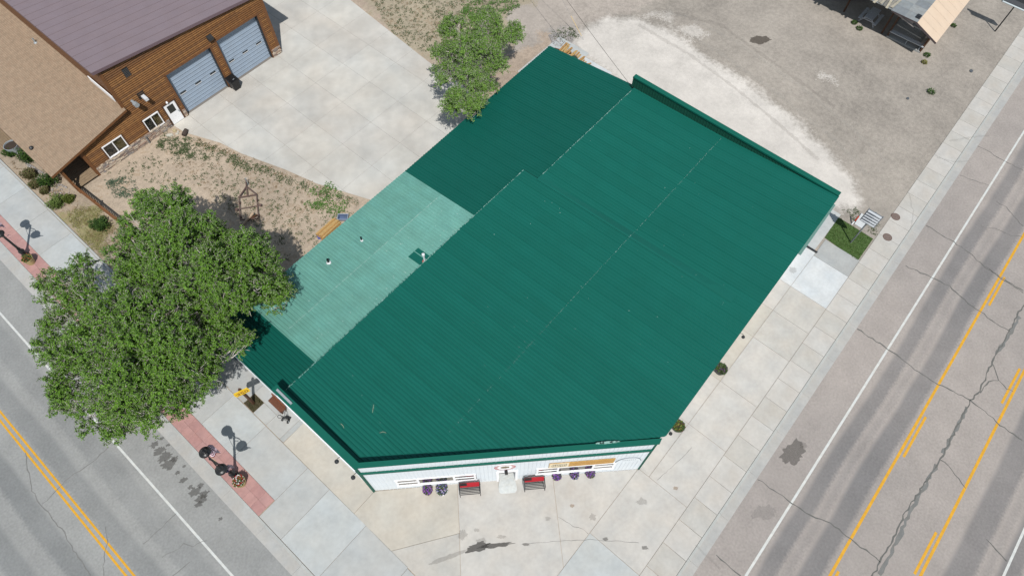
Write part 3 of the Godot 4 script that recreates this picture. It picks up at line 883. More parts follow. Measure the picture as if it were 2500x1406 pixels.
func make_shop() -> void:
	var t := thing("shop_building", "corner shop with ribbed green metal roofs and white metal front", "building")
	# walls
	var A := Vector3(1.2, 0, -11.45)
	var B := Vector3(12.52, 0, -0.26)
	var u := (B - A).normalized()
	var L := A.distance_to(B)
	var top := func(_s: float) -> float: return 5.62
	var holes := [[1.56, 6.12, 0.78, 2.1], [7.42, 8.46, -0.1, 2.1], [9.68, 14.24, 0.88, 2.12]]
	siding(t, A, u, L, 0.0, top, holes, M.siding)
	siding(t, Vector3(1.2, 0, -18.0), Vector3(0, 0, 1), 6.55, 0.0, top, [], M.siding)
	siding(t, Vector3(1.2, 0, -24.4), Vector3(0, 0, 1), 6.4, 0.0, func(s: float) -> float: return low_y(-24.4 + s) - 0.02, [], M.siding)
	siding(t, B, Vector3(1, 0, -0.0172).normalized(), 21.5, 0.0, func(s: float) -> float: return main_y(-0.26 - 0.0172 * s) - 0.03, [], M.siding)
	siding(t, Vector3(33.98, 0, -0.64), Vector3(0, 0, -1), 16.2, 0.0, func(_s: float) -> float: return 5.62, [], M.siding)
	siding(t, Vector3(33.9, 0, -16.84), Vector3(0, 0, -1), 7.56, 0.0, func(s: float) -> float: return low_y(-16.84 - s) - 0.02, [], M.siding)
	siding(t, Vector3(33.9, 0, -24.4), Vector3(-1, 0, 0), 32.7, 0.0, func(_s: float) -> float: return low_y(-24.6) - 0.03, [], M.siding)
	# inner lining of the front, and the floor
	var out := u.cross(Vector3.UP).normalized()
	var fl := MB.new()
	var cuts_s := [0.3, 1.56, 6.12, 7.42, 8.46, 9.68, 14.24, L - 0.3]
	for i in cuts_s.size() - 1:
		var hs: Array = [[0.0, 4.6]]
		for q in holes:
			if cuts_s[i] >= q[0] - 0.01 and cuts_s[i + 1] <= q[1] + 0.01: hs = [[0.0, maxf(q[2], 0.0)], [q[3], 4.6]]
		for q in hs:
			if q[1] - q[0] > 0.02:
				fl.box(A + u * ((cuts_s[i] + cuts_s[i + 1]) * 0.5) + Vector3.UP * ((q[0] + q[1]) * 0.5) - out * 0.14, Vector3(cuts_s[i + 1] - cuts_s[i], q[1] - q[0], 0.1), Basis(u, Vector3.UP, out))
	put("lining", fl, M.room, t)
	put("floor", MB.new().prism(PackedVector2Array([Vector2(1.35, -11.5), Vector2(12.5, -0.5), Vector2(33.8, -0.9), Vector2(33.8, -24.2), Vector2(1.35, -24.2)]), -0.02, 0.01), M.room, t)
	# display ledges inside the two shop windows
	for q in [[2.8, 4.9], [10.9, 12.9]]:
		put("window_ledge", MB.new().box(A + u * ((q[0] + q[1]) * 0.5) + Vector3.UP * 0.72 - out * 0.5, Vector3(q[1] - q[0], 0.05, 0.5), Basis(u, Vector3.UP, out)), M.timber2, t)
	# windows: a wide pane between two double-hung ones
	window_unit(t, A, u, 1.53, 6.15, 0.76, 2.10, [[1.66, 2.74, 0.88, 1.39], [1.66, 2.74, 1.50, 1.99], [2.88, 4.82, 0.98, 1.98], [4.95, 6.03, 0.88, 1.39], [4.95, 6.03, 1.50, 1.99]])
	window_unit(t, A, u, 9.65, 14.27, 0.86, 2.12, [[9.78, 10.86, 0.97, 1.45], [9.78, 10.86, 1.55, 2.01], [10.98, 12.92, 1.06, 2.0], [13.06, 14.14, 0.97, 1.45], [13.06, 14.14, 1.55, 2.01]])
	# recessed door in a white surround
	var b := Basis(u, Vector3.UP, out)
	var df := MB.new()
	df.box(A + u * 7.39 + Vector3.UP * 1.05 + out * 0.01, Vector3(0.14, 2.1, 0.12), b)
	df.box(A + u * 8.5 + Vector3.UP * 1.05 + out * 0.01, Vector3(0.14, 2.1, 0.12), b)
	df.box(A + u * 7.945 + Vector3.UP * 2.15 + out * 0.01, Vector3(1.25, 0.12, 0.12), b)
	df.box(A + u * 7.46 + Vector3.UP * 1.05 - out * 0.22, Vector3(0.04, 2.1, 0.34), b)
	df.box(A + u * 8.43 + Vector3.UP * 1.05 - out * 0.22, Vector3(0.04, 2.1, 0.34), b)
	df.box(A + u * 7.945 + Vector3.UP * 2.12 - out * 0.22, Vector3(0.97, 0.04, 0.34), b)
	put("door_surround", df, M.paint_white, t)
	var door := put("door", MB.new().box(A + u * 7.945 + Vector3.UP * 1.04 - out * 0.40, Vector3(0.93, 2.05, 0.05), b), M.dark_metal, t)
	put("handle", MB.new().box(A + u * 8.3 + Vector3.UP * 1.0 - out * 0.36, Vector3(0.03, 0.2, 0.05), b), M.galv, door)
	put("pane", MB.new().box(A + u * 7.945 + Vector3.UP * 1.3 - out * 0.371, Vector3(0.6, 1.1, 0.01), b), mt(Color(0.10, 0.11, 0.12), 0.05), door)
	# green mid band round the street sides, corner trims, parapet caps
	put("trim_band", MB.new().box(A + u * (L * 0.5) + Vector3.UP * 4.40 + out * 0.06, Vector3(L, 0.22, 0.09), b), M.trim_green, t)
	put("trim_band", MB.new().box(Vector3(1.15, 4.40, -14.7), Vector3(0.09, 0.22, 6.5)), M.trim_green, t)
	put("corner_trim", MB.new().box(A + Vector3(-0.02, 2.75, 0.03), Vector3(0.13, 5.5, 0.13)), M.trim_green, t)
	put("corner_trim", MB.new().box(B + Vector3(0.04, 2.72, 0.03), Vector3(0.13, 5.44, 0.11)), M.trim_green, t)
	put("corner_trim", MB.new().box(Vector3(1.17, 1.9, -24.4), Vector3(0.12, 3.7, 0.12)), M.trim_green, t)
	var cap := PackedVector2Array([Vector2(1.06, -11.39), Vector2(12.50, -0.08), Vector2(12.95, -0.08), Vector2(1.50, -11.42)])
	put("parapet_cap", MB.new().prism(PackedVector2Array([Vector2(1.13, -11.41), Vector2(12.56, -0.10), Vector2(12.92, -0.18), Vector2(1.46, -11.50)]), 5.63, 5.69, true), M.trim_green, t)
	put("parapet_cap", MB.new().prism(PackedVector2Array([Vector2(1.12, -18.05), Vector2(1.50, -18.05), Vector2(1.50, -11.47), Vector2(1.12, -11.42)]), 5.63, 5.692, true), M.trim_green, t)
	put("parapet_cap", MB.new().prism(rect(33.78, -16.95, 34.15, -0.5), 5.58, 5.70, true), M.trim_green, t)
	# inner faces of the parapets
	var pin := MB.new()
	pin.quad(Vector3(1.50, 4.3, -11.52), Vector3(12.2, 5.3, -0.95), Vector3(12.2, 5.6, -0.95), Vector3(1.50, 5.6, -11.52))
	pin.quad(Vector3(1.50, 4.3, -18.0), Vector3(1.50, 4.3, -11.52), Vector3(1.50, 5.6, -11.52), Vector3(1.50, 5.6, -18.0))
	pin.quad(Vector3(1.20, 3.9, -18.02), Vector3(1.50, 3.9, -18.02), Vector3(1.50, 5.6, -18.02), Vector3(1.20, 5.6, -18.02))
	put("parapet_lining", pin, M.trim_green, t)
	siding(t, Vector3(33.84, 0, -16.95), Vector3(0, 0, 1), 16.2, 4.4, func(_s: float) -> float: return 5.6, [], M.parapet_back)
	# roof sheets
	var x := 1.5
	var i := 0
	while x < 33.8:
		var x1 := minf(x + PW, 33.84)
		var zl: float = -17.97 if x < 22.6 else -16.72
		var lim := func(q: float) -> float: return minf(-9.0, chamfer_z(q) - 0.42)
		roof_panel(t, x, x1, func(_q: float) -> float: return zl, lim, main_y if x < 22.6 else rear_y, M.roof_green if i % 2 else M.roof_green2)
		roof_panel(t, x, x1, func(_q: float) -> float: return -9.12, func(q: float) -> float: return minf(eave_z(q), chamfer_z(q) - 0.42), main_y if x < 22.6 else rear_y, M.roof_green if (i / 3) % 2 else M.roof_green2, 0.007)
		x += PW
		i += 1
	x = 1.12
	i = 0
	while x < 34.0:
		var x1 := minf(x + PW, 34.02)
		var zt: float = -17.9 if x + PW < 22.6 else -16.65
		var light := x > 3.5 and x < 17.2
		if light:
			roof_panel(t, x, x1, func(q: float) -> float: return back_z(q), func(_q: float) -> float: return -20.9, low_y, M.roof_light3 if i % 3 != 1 else M.roof_light)
			roof_panel(t, x, x1, func(_q: float) -> float: return -21.05, func(_q: float) -> float: return zt, low_y, M.roof_light2 if x > 10.5 else M.roof_light, 0.007)
		else:
			roof_panel(t, x, x1, func(q: float) -> float: return back_z(q), func(_q: float) -> float: return zt, low_y, M.roof_low)
		x += PW
		i += 1
	# edges: fascias, ridge edge over the step, eave strip along the wide street
	put("fascia", MB.new().box(Vector3(9.5, low_y(-24.6) - 0.10, -24.60), Vector3(16.8, 0.14, 0.04)).box(Vector3(26.0, low_y(-24.8) - 0.11, -24.76), Vector3(16.2, 0.14, 0.04), Basis(Vector3.UP, 0.02)), M.trim_green, t)
	put("fascia", MB.new().prism(PackedVector2Array([Vector2(33.98, -25.0), Vector2(34.06, -25.0), Vector2(34.06, -16.96), Vector2(33.98, -16.96)]), 3.55, 3.72, true), M.trim_green, t)
	var ef := MB.new()
	ef.quad(Vector3(12.55, main_y(0) - 0.16, eave_z(12.55) - 0.01), Vector3(34.0, main_y(0) - 0.18, eave_z(34.0) - 0.01), Vector3(34.0, main_y(-0.4) + 0.0, eave_z(34.0) - 0.01), Vector3(12.55, main_y(0) - 0.005, eave_z(12.55) - 0.01))
	put("fascia", ef, M.trim_green, t)
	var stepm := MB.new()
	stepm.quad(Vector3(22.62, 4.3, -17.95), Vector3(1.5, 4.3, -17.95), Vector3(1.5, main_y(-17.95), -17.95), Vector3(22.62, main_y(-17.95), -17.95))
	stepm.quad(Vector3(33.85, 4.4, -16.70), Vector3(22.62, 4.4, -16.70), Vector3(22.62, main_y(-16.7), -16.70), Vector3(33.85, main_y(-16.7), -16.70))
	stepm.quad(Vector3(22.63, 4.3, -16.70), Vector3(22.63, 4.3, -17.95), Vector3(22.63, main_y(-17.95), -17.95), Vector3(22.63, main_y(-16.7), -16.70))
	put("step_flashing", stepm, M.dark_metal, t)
	# old roof valley: a low swell where the two halves of the roof meet
	var g := MB.new()
	for k in 15:
		var za := -16.7 + k * 1.0
		var zb := za + 1.0
		g.quad(Vector3(22.46, main_y(za) + 0.05, za), Vector3(22.46, main_y(zb) + 0.05, zb), Vector3(22.60, main_y(zb) + 0.064, zb), Vector3(22.60, main_y(za) + 0.064, za))
		g.quad(Vector3(22.60, main_y(za) + 0.064, za), Vector3(22.60, main_y(zb) + 0.064, zb), Vector3(23.08, rear_y(zb) + 0.052, zb), Vector3(23.08, rear_y(za) + 0.052, za))
	put("seam_cover", g, M.roof_green2, t)
	# worn paint and sealant along the laps and the step
	var r := RandomNumberGenerator.new()
	r.seed = 4
	var ch := MB.new()
	var chip := func(xx: float, zz: float, yy: float, sx: float, sz: float) -> void:
		ch.quad(Vector3(xx, yy, zz), Vector3(xx, yy, zz + sz), Vector3(xx + sx, yy, zz + sz), Vector3(xx + sx, yy, zz))
	for k in 480:
		var xx := r.randf_range(5.6, 33.6)
		if r.randf() < 0.35 and xx < 14.0: continue
		var zz := -9.12 + r.randf_range(-0.025, 0.02)
		chip.call(xx, zz, (main_y(zz) if xx < 22.8 else rear_y(zz)) + 0.060, r.randf_range(0.02, 0.09), r.randf_range(0.004, 0.011))
	for k in 900:
		var xx := r.randf_range(1.6, 33.4)
		var zz := (-17.96 if xx < 22.5 else -16.71) + r.randf_range(0.0, 0.05)
		chip.call(xx, zz, main_y(zz) + 0.046, r.randf_range(0.02, 0.08), r.randf_range(0.008, 0.03))
	for k in 420:
		var xx := r.randf_range(4.3, 17.2)
		var zz := -21.05 + r.randf_range(-0.03, 0.02)
		chip.call(xx, zz, low_y(zz) + 0.052, r.randf_range(0.03, 0.14), r.randf_range(0.008, 0.03))
	for k in 60:
		var xx := r.randf_range(2.0, 33.0)
		var zz := r.randf_range(-17.0, -2.0)
		if zz < chamfer_z(xx) - 1.0: chip.call(xx, zz, (main_y(zz) if xx < 22.8 else rear_y(zz)) + 0.046, r.randf_range(0.015, 0.05), r.randf_range(0.015, 0.05))
	for k in 90:
		var xx := r.randf_range(4.4, 17.0)
		var zz := -18.2 - absf(r.randfn(0.0, 1.2))
		chip.call(xx, zz, low_y(zz) + 0.046, r.randf_range(0.015, 0.09), r.randf_range(0.015, 0.10))
	for q in [[1462, 1082, 0.16, 0.05], [1470, 1081, 0.12, 0.06], [1484, 1080, 0.30, 0.07], [1498, 1079, 0.22, 0.05], [1508, 1078, 0.12, 0.03]]:
		var wp := gp(q[0], q[1], 5.70)
		ch.prism(blob(Vector2(wp.x, wp.z), q[2], q[3], 0.78, int(q[0]), 0.5), 5.697, 5.697)
	var chm := put("worn_paint", ch, mt(pc(150, 190, 180), 0.8), t)
	chm.set_meta("kind", "stuff")
	# newer green sheet patched into the faded roof, flue and two plumbing vents
	var pm := MB.new()
	var pr := ribs(0.9, 0.15, 0.02, 0.06)
	for k in pr.size() - 1:
		pm.quad(Vector3(12.55 + pr[k].x, low_y(-19.1) + 0.056 + pr[k].y, -19.1), Vector3(12.55 + pr[k].x, low_y(-18.0) + 0.056 + pr[k].y, -18.0), Vector3(12.55 + pr[k + 1].x, low_y(-18.0) + 0.056 + pr[k + 1].y, -18.0), Vector3(12.55 + pr[k + 1].x, low_y(-19.1) + 0.056 + pr[k + 1].y, -19.1))
	put("roof_patch", pm, M.roof_green, t)
	var fx := gp(1037, 641, 4.4)
	var flue := put("flue", MB.new().lathe([Vector2(0.055, 0), Vector2(0.055, 0.75), Vector2(0.10, 0.78), Vector2(0.10, 0.92), Vector2(0.0, 0.95)], Vector3(fx.x, 4.48, fx.z), 14), mt(pc(236, 240, 242), 0.4), t)
	put("boot", MB.new().lathe([Vector2(0.17, 0.0), Vector2(0.15, 0.06), Vector2(0.07, 0.12), Vector2(0.056, 0.14)], Vector3(fx.x, 4.52, fx.z), 14), mt(pc(198, 112, 100), 0.8), flue)
	for q in [[802, 641, 0.075], [883, 588, 0.05]]:
		var vp := gp(q[0], q[1], 3.98)
		var yy := low_y(vp.z)
		var vent := put("plumbing_vent", MB.new().lathe([Vector2(q[2], 0.0), Vector2(q[2], 0.42), Vector2(q[2] * 0.7, 0.42), Vector2(q[2] * 0.7, 0.2)], Vector3(vp.x, yy, vp.z), 14), M.black, t)
		put("boot", MB.new().lathe([Vector2(q[2] * 2.2, 0.03), Vector2(q[2] * 1.8, 0.08), Vector2(q[2] * 1.05, 0.13)], Vector3(vp.x, yy, vp.z), 14), mt(pc(228, 232, 234), 0.6), vent)
	# narrow awning strip low on the street wall near the back corner, with its downpipe
	put("drip_awning", MB.new().box(Vector3(31.2, 4.9, -0.46), Vector3(5.0, 0.05, 0.42), Basis(Vector3.UP, 0.03)), mt(pc(112, 150, 142), 0.5), t)
	put("downpipe", MB.new().box(Vector3(33.6, 0.12, 0.05), Vector3(0.10, 0.09, 1.1)), M.dark_metal, t)
	# lights on brackets
	for q in [[1806, 815, 3.0], [1632, 1053, 3.0]]:
		var lp := gp(q[0], q[1], 3.0)
		var lm := put("wall_lamp", MB.new().lathe([Vector2(0.11, -0.08), Vector2(0.10, 0.0), Vector2(0.03, 0.1), Vector2(0.0, 0.11)], Vector3(lp.x, 3.0, 0.02), 14), M.dark_metal, t)
		put("bracket", MB.new().tube([Vector3(lp.x, 3.1, 0.02), Vector3(lp.x, 3.2, -0.1), Vector3(lp.x, 3.1, -0.32)], [0.018, 0.018, 0.018], 6), M.dark_metal, lm)
	for q in [[825, 1122], [866, 1160]]:
		var lp := gp(q[0], q[1], 3.0)
		var lm := put("wall_lamp", MB.new().lathe([Vector2(0.13, -0.08), Vector2(0.12, 0.0), Vector2(0.03, 0.1), Vector2(0.0, 0.11)], Vector3(0.86, 3.0, lp.z), 14), M.dark_metal, t)
		put("bracket", MB.new().tube([Vector3(0.86, 3.1, lp.z), Vector3(1.0, 3.2, lp.z), Vector3(1.2, 3.1, lp.z)], [0.018, 0.018, 0.018], 6), M.dark_metal, lm)
	var dl := put("door_lamp", MB.new().box(A + u * 7.9 + Vector3.UP * 2.42 + out * 0.16, Vector3(0.17, 0.30, 0.17), b), M.black, t)
	put("bracket", MB.new().box(A + u * 7.9 + Vector3.UP * 2.52 + out * 0.05, Vector3(0.10, 0.16, 0.12), b), M.black, dl)
	put("meter_box", MB.new().box(A + u * 9.1 + Vector3.UP * 0.75 + out * 0.05, Vector3(0.16, 0.3, 0.1), b), M.grey_metal, t)
	# white drip edge on the side-street parapet
	put("drip_edge", MB.new().box(Vector3(1.10, 5.0, -14.7), Vector3(0.03, 0.03, 6.4)), M.paint_white, t)
	# concrete ramp at the door
	var rp := thing("door_ramp", "small pale concrete ramp at the shop's corner door", "ramp")
	var ro := MB.new()
	var c0 := A + u * 7.95
	var prof: Array = [[-0.36, 0.46, 0.12], [0.05, 0.47, 0.12], [0.45, 0.54, 0.10], [0.68, 0.53, 0.06], [0.80, 0.42, 0.03]]
	for k in prof.size() - 1:
		var p: Array = prof[k]
		var q: Array = prof[k + 1]
		var a0: Vector3 = c0 + out * p[0]
		var a1: Vector3 = c0 + out * q[0]
		var U := Vector3.UP
		ro.quad(a0 - u * p[1] + U * p[2], a1 - u * q[1] + U * q[2], a1 + u * q[1] + U * q[2], a0 + u * p[1] + U * p[2])
		ro.quad(a0 - u * p[1], a1 - u * q[1], a1 - u * q[1] + U * q[2], a0 - u * p[1] + U * p[2])
		ro.quad(a1 + u * q[1], a0 + u * p[1], a0 + u * p[1] + U * p[2], a1 + u * q[1] + U * q[2])
	ro.quad(c0 + out * 0.80 - u * 0.42, c0 + out * 0.80 + u * 0.42, c0 + out * 0.80 + u * 0.42 + Vector3.UP * 0.03, c0 + out * 0.80 - u * 0.42 + Vector3.UP * 0.03)
	put("ramp_body", ro, mt(pc(228, 232, 230), 0.9, T.fine, 1.2), rp)
	# signs on the front
	var so := thing("oval_sign", "round white shop sign with red ring above the corner door", "sign")
	var oc := A + u * 7.83 + Vector3.UP * 3.27 + out * 0.03
	put("board", disc(oc, u, 0.60, 0.57, 0.04, out), M.paint_white, so)
	put("ring", ring(oc + out * 0.023, u, 0.60, 0.57, 0.53, 0.50), mt(pc(206, 92, 96), 0.5), so)
	for q in [[2.4, 3.9], [5.5, 7.0]]:
		put("lettering_arc", ring(oc + out * 0.024, u, 0.50, 0.46, 0.44, 0.40, q[0], q[1]), mt(pc(214, 120, 120), 0.5), so)
	var em := MB.new()
	var pts: Array = []
	for k in 18:
		var a := TAU * k / 18
		var rr := 0.27 if k % 3 else 0.22
		pts.append(oc + out * 0.026 + u * cos(a) * rr + Vector3.UP * sin(a) * (0.20 if k % 2 else 0.25))
	for k in 18: em.tri(oc + out * 0.026, pts[k], pts[(k + 1) % 18])
	put("emblem", em, mt(pc(160, 146, 118), 0.7, T.chalk, 0.2), so)
	var sb := thing("banner_sign", "long orange wood-grain banner sign above the wider shop window", "sign")
	var bc := A + u * 12.2 + Vector3.UP * 2.72 + out * 0.04
	put("board", MB.new().box(bc, Vector3(3.75, 0.95, 0.03), b), mt(pc(236, 184, 100, 0.72), 0.7, T.wood, 0.9), sb)
	put("logo_panel", MB.new().box(bc - u * 1.30 + out * 0.018, Vector3(1.12, 0.93, 0.008), b), mt(pc(236, 222, 190, 0.75), 0.7), sb)
	var lg := MB.new()
	for k in 9:
		lg.box(bc - u * (1.70 - k * 0.10) + out * 0.024 + Vector3.UP * (0.06 * sin(k * 0.8)), Vector3(0.05, 0.20 + 0.08 * (k % 3), 0.004), b)
	lg.box(bc - u * 1.30 + out * 0.024 + Vector3.UP * 0.28, Vector3(0.86, 0.05, 0.004), b)
	lg.box(bc - u * 1.30 + out * 0.024 - Vector3.UP * 0.26, Vector3(0.80, 0.05, 0.004), b)
	put("logo", lg, mt(pc(120, 118, 100), 0.7), sb)
	var tx := MB.new()
	var rl := RandomNumberGenerator.new()
	rl.seed = 9
	for row in 3:
		var s := -0.55 + 0.1 * row
		while s < 1.6:
			var wl := rl.randf_range(0.03, 0.09)
			tx.box(bc + u * s + out * 0.017 + Vector3.UP * (0.24 - row * 0.24), Vector3(wl, rl.randf_range(0.05, 0.12), 0.004), b)
			s += wl + rl.randf_range(0.03, 0.10)
	put("script_lettering", tx, mt(pc(196, 140, 66), 0.7), sb)
	var sa := thing("arch_sign", "thin white arched sign with grey outline near the right end of the shop front", "sign")
	var ac := A + u * 14.95 + Vector3.UP * 2.15 + out * 0.035
	var am := MB.new()
	var ol := MB.new()
	for k in 14:
		var a0 := PI * k / 14
		var a1 := PI * (k + 1) / 14
		var p0 := ac + u * cos(a0) * 0.72 + Vector3.UP * sin(a0) * 0.85
		var p1 := ac + u * cos(a1) * 0.72 + Vector3.UP * sin(a1) * 0.85
		am.tri(ac, p0, p1)
		am.quad(p1, p0, p0 - out * 0.03, p1 - out * 0.03)
		ol.quad(p0 + out * 0.004, p0 + out * 0.004 + (p0 - ac) * 0.05, p1 + out * 0.004 + (p1 - ac) * 0.05, p1 + out * 0.004)
	put("board", am, M.siding, sa)
	put("outline", ol, mt(pc(120, 130, 136), 0.6), sa)
	var sl := MB.new()
	for k in 7: sl.box(ac + u * (-0.36 + k * 0.12) + Vector3.UP * 0.42 + out * 0.006, Vector3(0.06, 0.12, 0.004), b)
	put("lettering", sl, mt(pc(186, 196, 202), 0.6), sa)
	# loose things on the roof
	var pp := thing("loose_flashing", "pale loose metal strip lying on the side-street parapet", "flashing")
	var f0 := gp(675, 951, 5.74)
	var f1 := gp(711, 986, 5.74)
	put("strip", MB.new().box((f0 + f1) * 0.5, Vector3(f0.distance_to(f1), 0.06, 0.13), Basis(Vector3.UP, -atan2(f1.z - f0.z, f1.x - f0.x))), M.galv, pp)
	for q in [[[912, 988], [910, 1000], [909, 1008], "long wavy dry twig lying on the green roof"], [[831, 1034], [836, 1038], [839, 1045], "short hooked dry twig lying on the green roof"], [[927, 1058], [935, 1055], [943, 1058], "shallow curved dry twig lying on the green roof"]]:
		var tw := thing("dry_twig", q[3], "twig", Vector3.ZERO, 0, "twigs on the roof")
		var pt: Array = []
		for k in 3:
			var w0 := gp(q[k][0], q[k][1], 4.95)
			pt.append(Vector3(w0.x, main_y(w0.z) + 0.05, w0.z))
		put("stem", MB.new().tube(pt, [0.012, 0.014, 0.01], 5), mt(pc(196, 200, 170), 0.9), tw)

func disc(c: Vector3, u: Vector3, rx: float, ry: float, th: float, out: Vector3) -> MB:
	var mb := MB.new()
	for k in 36:
		var a := TAU * k / 36
		var b := TAU * (k + 1) / 36
		var p := u * cos(a) * rx + Vector3.UP * sin(a) * ry
		var q := u * cos(b) * rx + Vector3.UP * sin(b) * ry
		mb.tri(c + out * th * 0.5, c + p + out * th * 0.5, c + q + out * th * 0.5)
		mb.quad(c + p - out * th * 0.5, c + q - out * th * 0.5, c + q + out * th * 0.5, c + p + out * th * 0.5)
	return mb

func ring(c: Vector3, u: Vector3, rx: float, ry: float, ix: float, iy: float, a0 := 0.0, a1 := TAU) -> MB:
	var mb := MB.new()
	for k in 36:
		var a := lerpf(a0, a1, k / 36.0)
		var b := lerpf(a0, a1, (k + 1) / 36.0)
		var U := Vector3.UP
		mb.quad(c + u * cos(a) * ix + U * sin(a) * iy, c + u * cos(a) * rx + U * sin(a) * ry, c + u * cos(b) * rx + U * sin(b) * ry, c + u * cos(b) * ix + U * sin(b) * iy)
	return mb

# ------------------------------------------------------------------ the log-sided garage house
func rake_h(x: float) -> float: return 7.50 - 0.108 * (x - 7.6)
func shingle_h(x: float) -> float: return 2.55 + 0.19 * (x - 1.35)

func log_mesh(x0: float, x1: float, h: float) -> MB:   # half-round siding course
	var mb := MB.new()
	var n := 4
	for k in n:
		var a := -PI * 0.5 + PI * k / n
		var b := -PI * 0.5 + PI * (k + 1) / n
		var pa := Vector3(0, sin(a) * 0.0825, cos(a) * 0.095)
		var pb := Vector3(0, sin(b) * 0.0825, cos(b) * 0.095)
		var q0 := Vector3(x0, h, 0) + pa
		var q1 := Vector3(x1, h, 0) + pa
		var r0 := Vector3(x0, h, 0) + pb
		var r1 := Vector3(x1, h, 0) + pb
		mb.quad(q0, q1, r1, r0)
	return mb

func make_lodge() -> void:
	var WZ := -44.62
	var t := thing("garage_house", "brown log-sided house with two blue-grey garage doors and purple metal roof", "building", Vector3(0, 0, WZ))
	var r := RandomNumberGenerator.new()
	r.seed = 12
	var holes := [[5.15, 6.9, 0.68, 2.0], [8.70, 10.15, 0.64, 1.98], [10.55, 11.72, -0.1, 2.0], [12.05, 16.12, -0.1, 4.2], [16.78, 20.8, -0.1, 4.35]]
	# log courses, one mesh for each run between openings
	var h := 0.08
	while h < 7.6:
		var spans: Array = []
		var xl := 3.9 if h < 2.9 else (8.2 if h > 3.75 else 1.35 + (h - 2.45) / 0.19)
		xl = clampf(xl, 3.9, 8.2)
		var xr := minf(21.6, 7.6 + (7.42 - h) / 0.108)
		if xr > xl + 0.2: spans = [[xl, xr]]
		for q in holes:
			if h > q[2] and h < q[3]:
				var nx: Array = []
				for s in spans:
					if q[0] > s[0]: nx.append([s[0], minf(s[1], q[0])])
					if q[1] < s[1]: nx.append([maxf(s[0], q[1]), s[1]])
				spans = nx
		for s in spans:
			if h < 0.66 and s[1] < 10.7: continue
			if h < 0.66 and s[0] > 20.5: continue
			if s[1] - s[0] < 0.05: continue
			# long runs are butted from shorter logs
			var a: float = s[0]
			while a < s[1] - 0.01:
				var e: float = minf(a + r.randf_range(3.2, 6.5), s[1])
				if s[1] - e < 0.8: e = s[1]
				put("log", log_mesh(a, e, h), M.log[r.randi() % 4], t)
				a = e
		h += 0.165
	# wall behind the logs and the other sides
	var mb := MB.new()
	var xs := [3.8, 5.15, 6.9, 8.2, 8.70, 10.15, 10.55, 11.72, 12.05, 16.12, 16.78, 20.8, 21.65]
	for i in xs.size() - 1:
		var mid: float = (xs[i] + xs[i + 1]) * 0.5
		var hs: Array = [[0.0, 0.0]]
		for q in holes:
			if mid > q[0] and mid < q[1]: hs = [[maxf(q[2], 0.0), q[3]]]
		var ta: float = rake_h(xs[i]) - 0.06 if xs[i] >= 8.19 else shingle_h(xs[i]) - 0.1
		var tb: float = rake_h(xs[i + 1]) - 0.06 if xs[i] >= 8.19 else shingle_h(xs[i + 1]) - 0.1
		if hs[0][0] > 0.0:
			mb.quad(Vector3(xs[i], 0, -0.02), Vector3(xs[i + 1], 0, -0.02), Vector3(xs[i + 1], hs[0][0], -0.02), Vector3(xs[i], hs[0][0], -0.02))
		mb.quad(Vector3(xs[i], hs[0][1], -0.02), Vector3(xs[i + 1], hs[0][1], -0.02), Vector3(xs[i + 1], tb, -0.02), Vector3(xs[i], ta, -0.02))
	mb.quad(Vector3(21.65, 0, -0.02), Vector3(21.65, 0, -26), Vector3(21.65, 5.9, -26), Vector3(21.65, 5.9, -0.02))
	mb.quad(Vector3(8.18, 3.0, -26), Vector3(8.18, 3.0, -0.02), Vector3(8.18, 7.4, -0.02), Vector3(8.18, 7.4, -26))
	mb.quad(Vector3(3.8, 0, -26), Vector3(3.8, 0, -0.02), Vector3(3.8, 2.9, -0.02), Vector3(3.8, 2.9, -26))
	put("wall", mb, M.brown, t)
	put("floor", MB.new().prism(rect(3.9, -26, 21.6, -0.05), 0.0, 0.012), M.room, t)
	# corner boards and rake trim
	put("corner_board", MB.new().box(Vector3(8.16, 5.55, 0.03), Vector3(0.22, 3.75, 0.14)), M.brown, t)
	put("corner_board", MB.new().box(Vector3(21.62, 2.95, 0.03), Vector3(0.24, 5.9, 0.16)), M.brown, t)
	put("corner_board", MB.new().box(Vector3(3.84, 1.45, 0.03), Vector3(0.22, 2.9, 0.16)), M.brown, t)
	put("flashing", MB.new().box(Vector3(8.05, 4.45, -2.0), Vector3(0.05, 0.5, 3.2)), M.paint_white, t)
	# purple metal roof, sloping down away from the side street
	for i in 33:
		var za := 0.28 - i * 0.8
		var zb := za - 0.8
		var pm := MB.new()
		for q in [[za, za - 0.015, 0.0, -0.05], [za - 0.015, za - 0.05, -0.05, -0.05], [za - 0.05, za - 0.065, -0.05, 0.0], [za - 0.065, zb, 0.0, 0.0]]:
			var yl := rake_h(7.7) + 0.06
			var yr := rake_h(22.6) + 0.06
			pm.quad(Vector3(7.7, yl + q[2], q[0]), Vector3(22.6, yr + q[2], q[0]), Vector3(22.6, yr + q[3], q[1]), Vector3(7.7, yl + q[3], q[1]))
		put("roof_panel", pm, M.purple, t)
	var rk := MB.new()
	rk.quad(Vector3(7.7, rake_h(7.7) - 0.14, 0.29), Vector3(22.6, rake_h(22.6) - 0.14, 0.29), Vector3(22.6, rake_h(22.6) + 0.08, 0.29), Vector3(7.7, rake_h(7.7) + 0.08, 0.29))
	rk.quad(Vector3(7.69, rake_h(7.7) - 0.14, -26), Vector3(7.69, rake_h(7.7) - 0.14, 0.29), Vector3(7.69, rake_h(7.7) + 0.08, 0.29), Vector3(7.69, rake_h(7.7) + 0.08, -26))
	put("rake_trim", rk, M.purple_trim, t)
	var sf := MB.new()
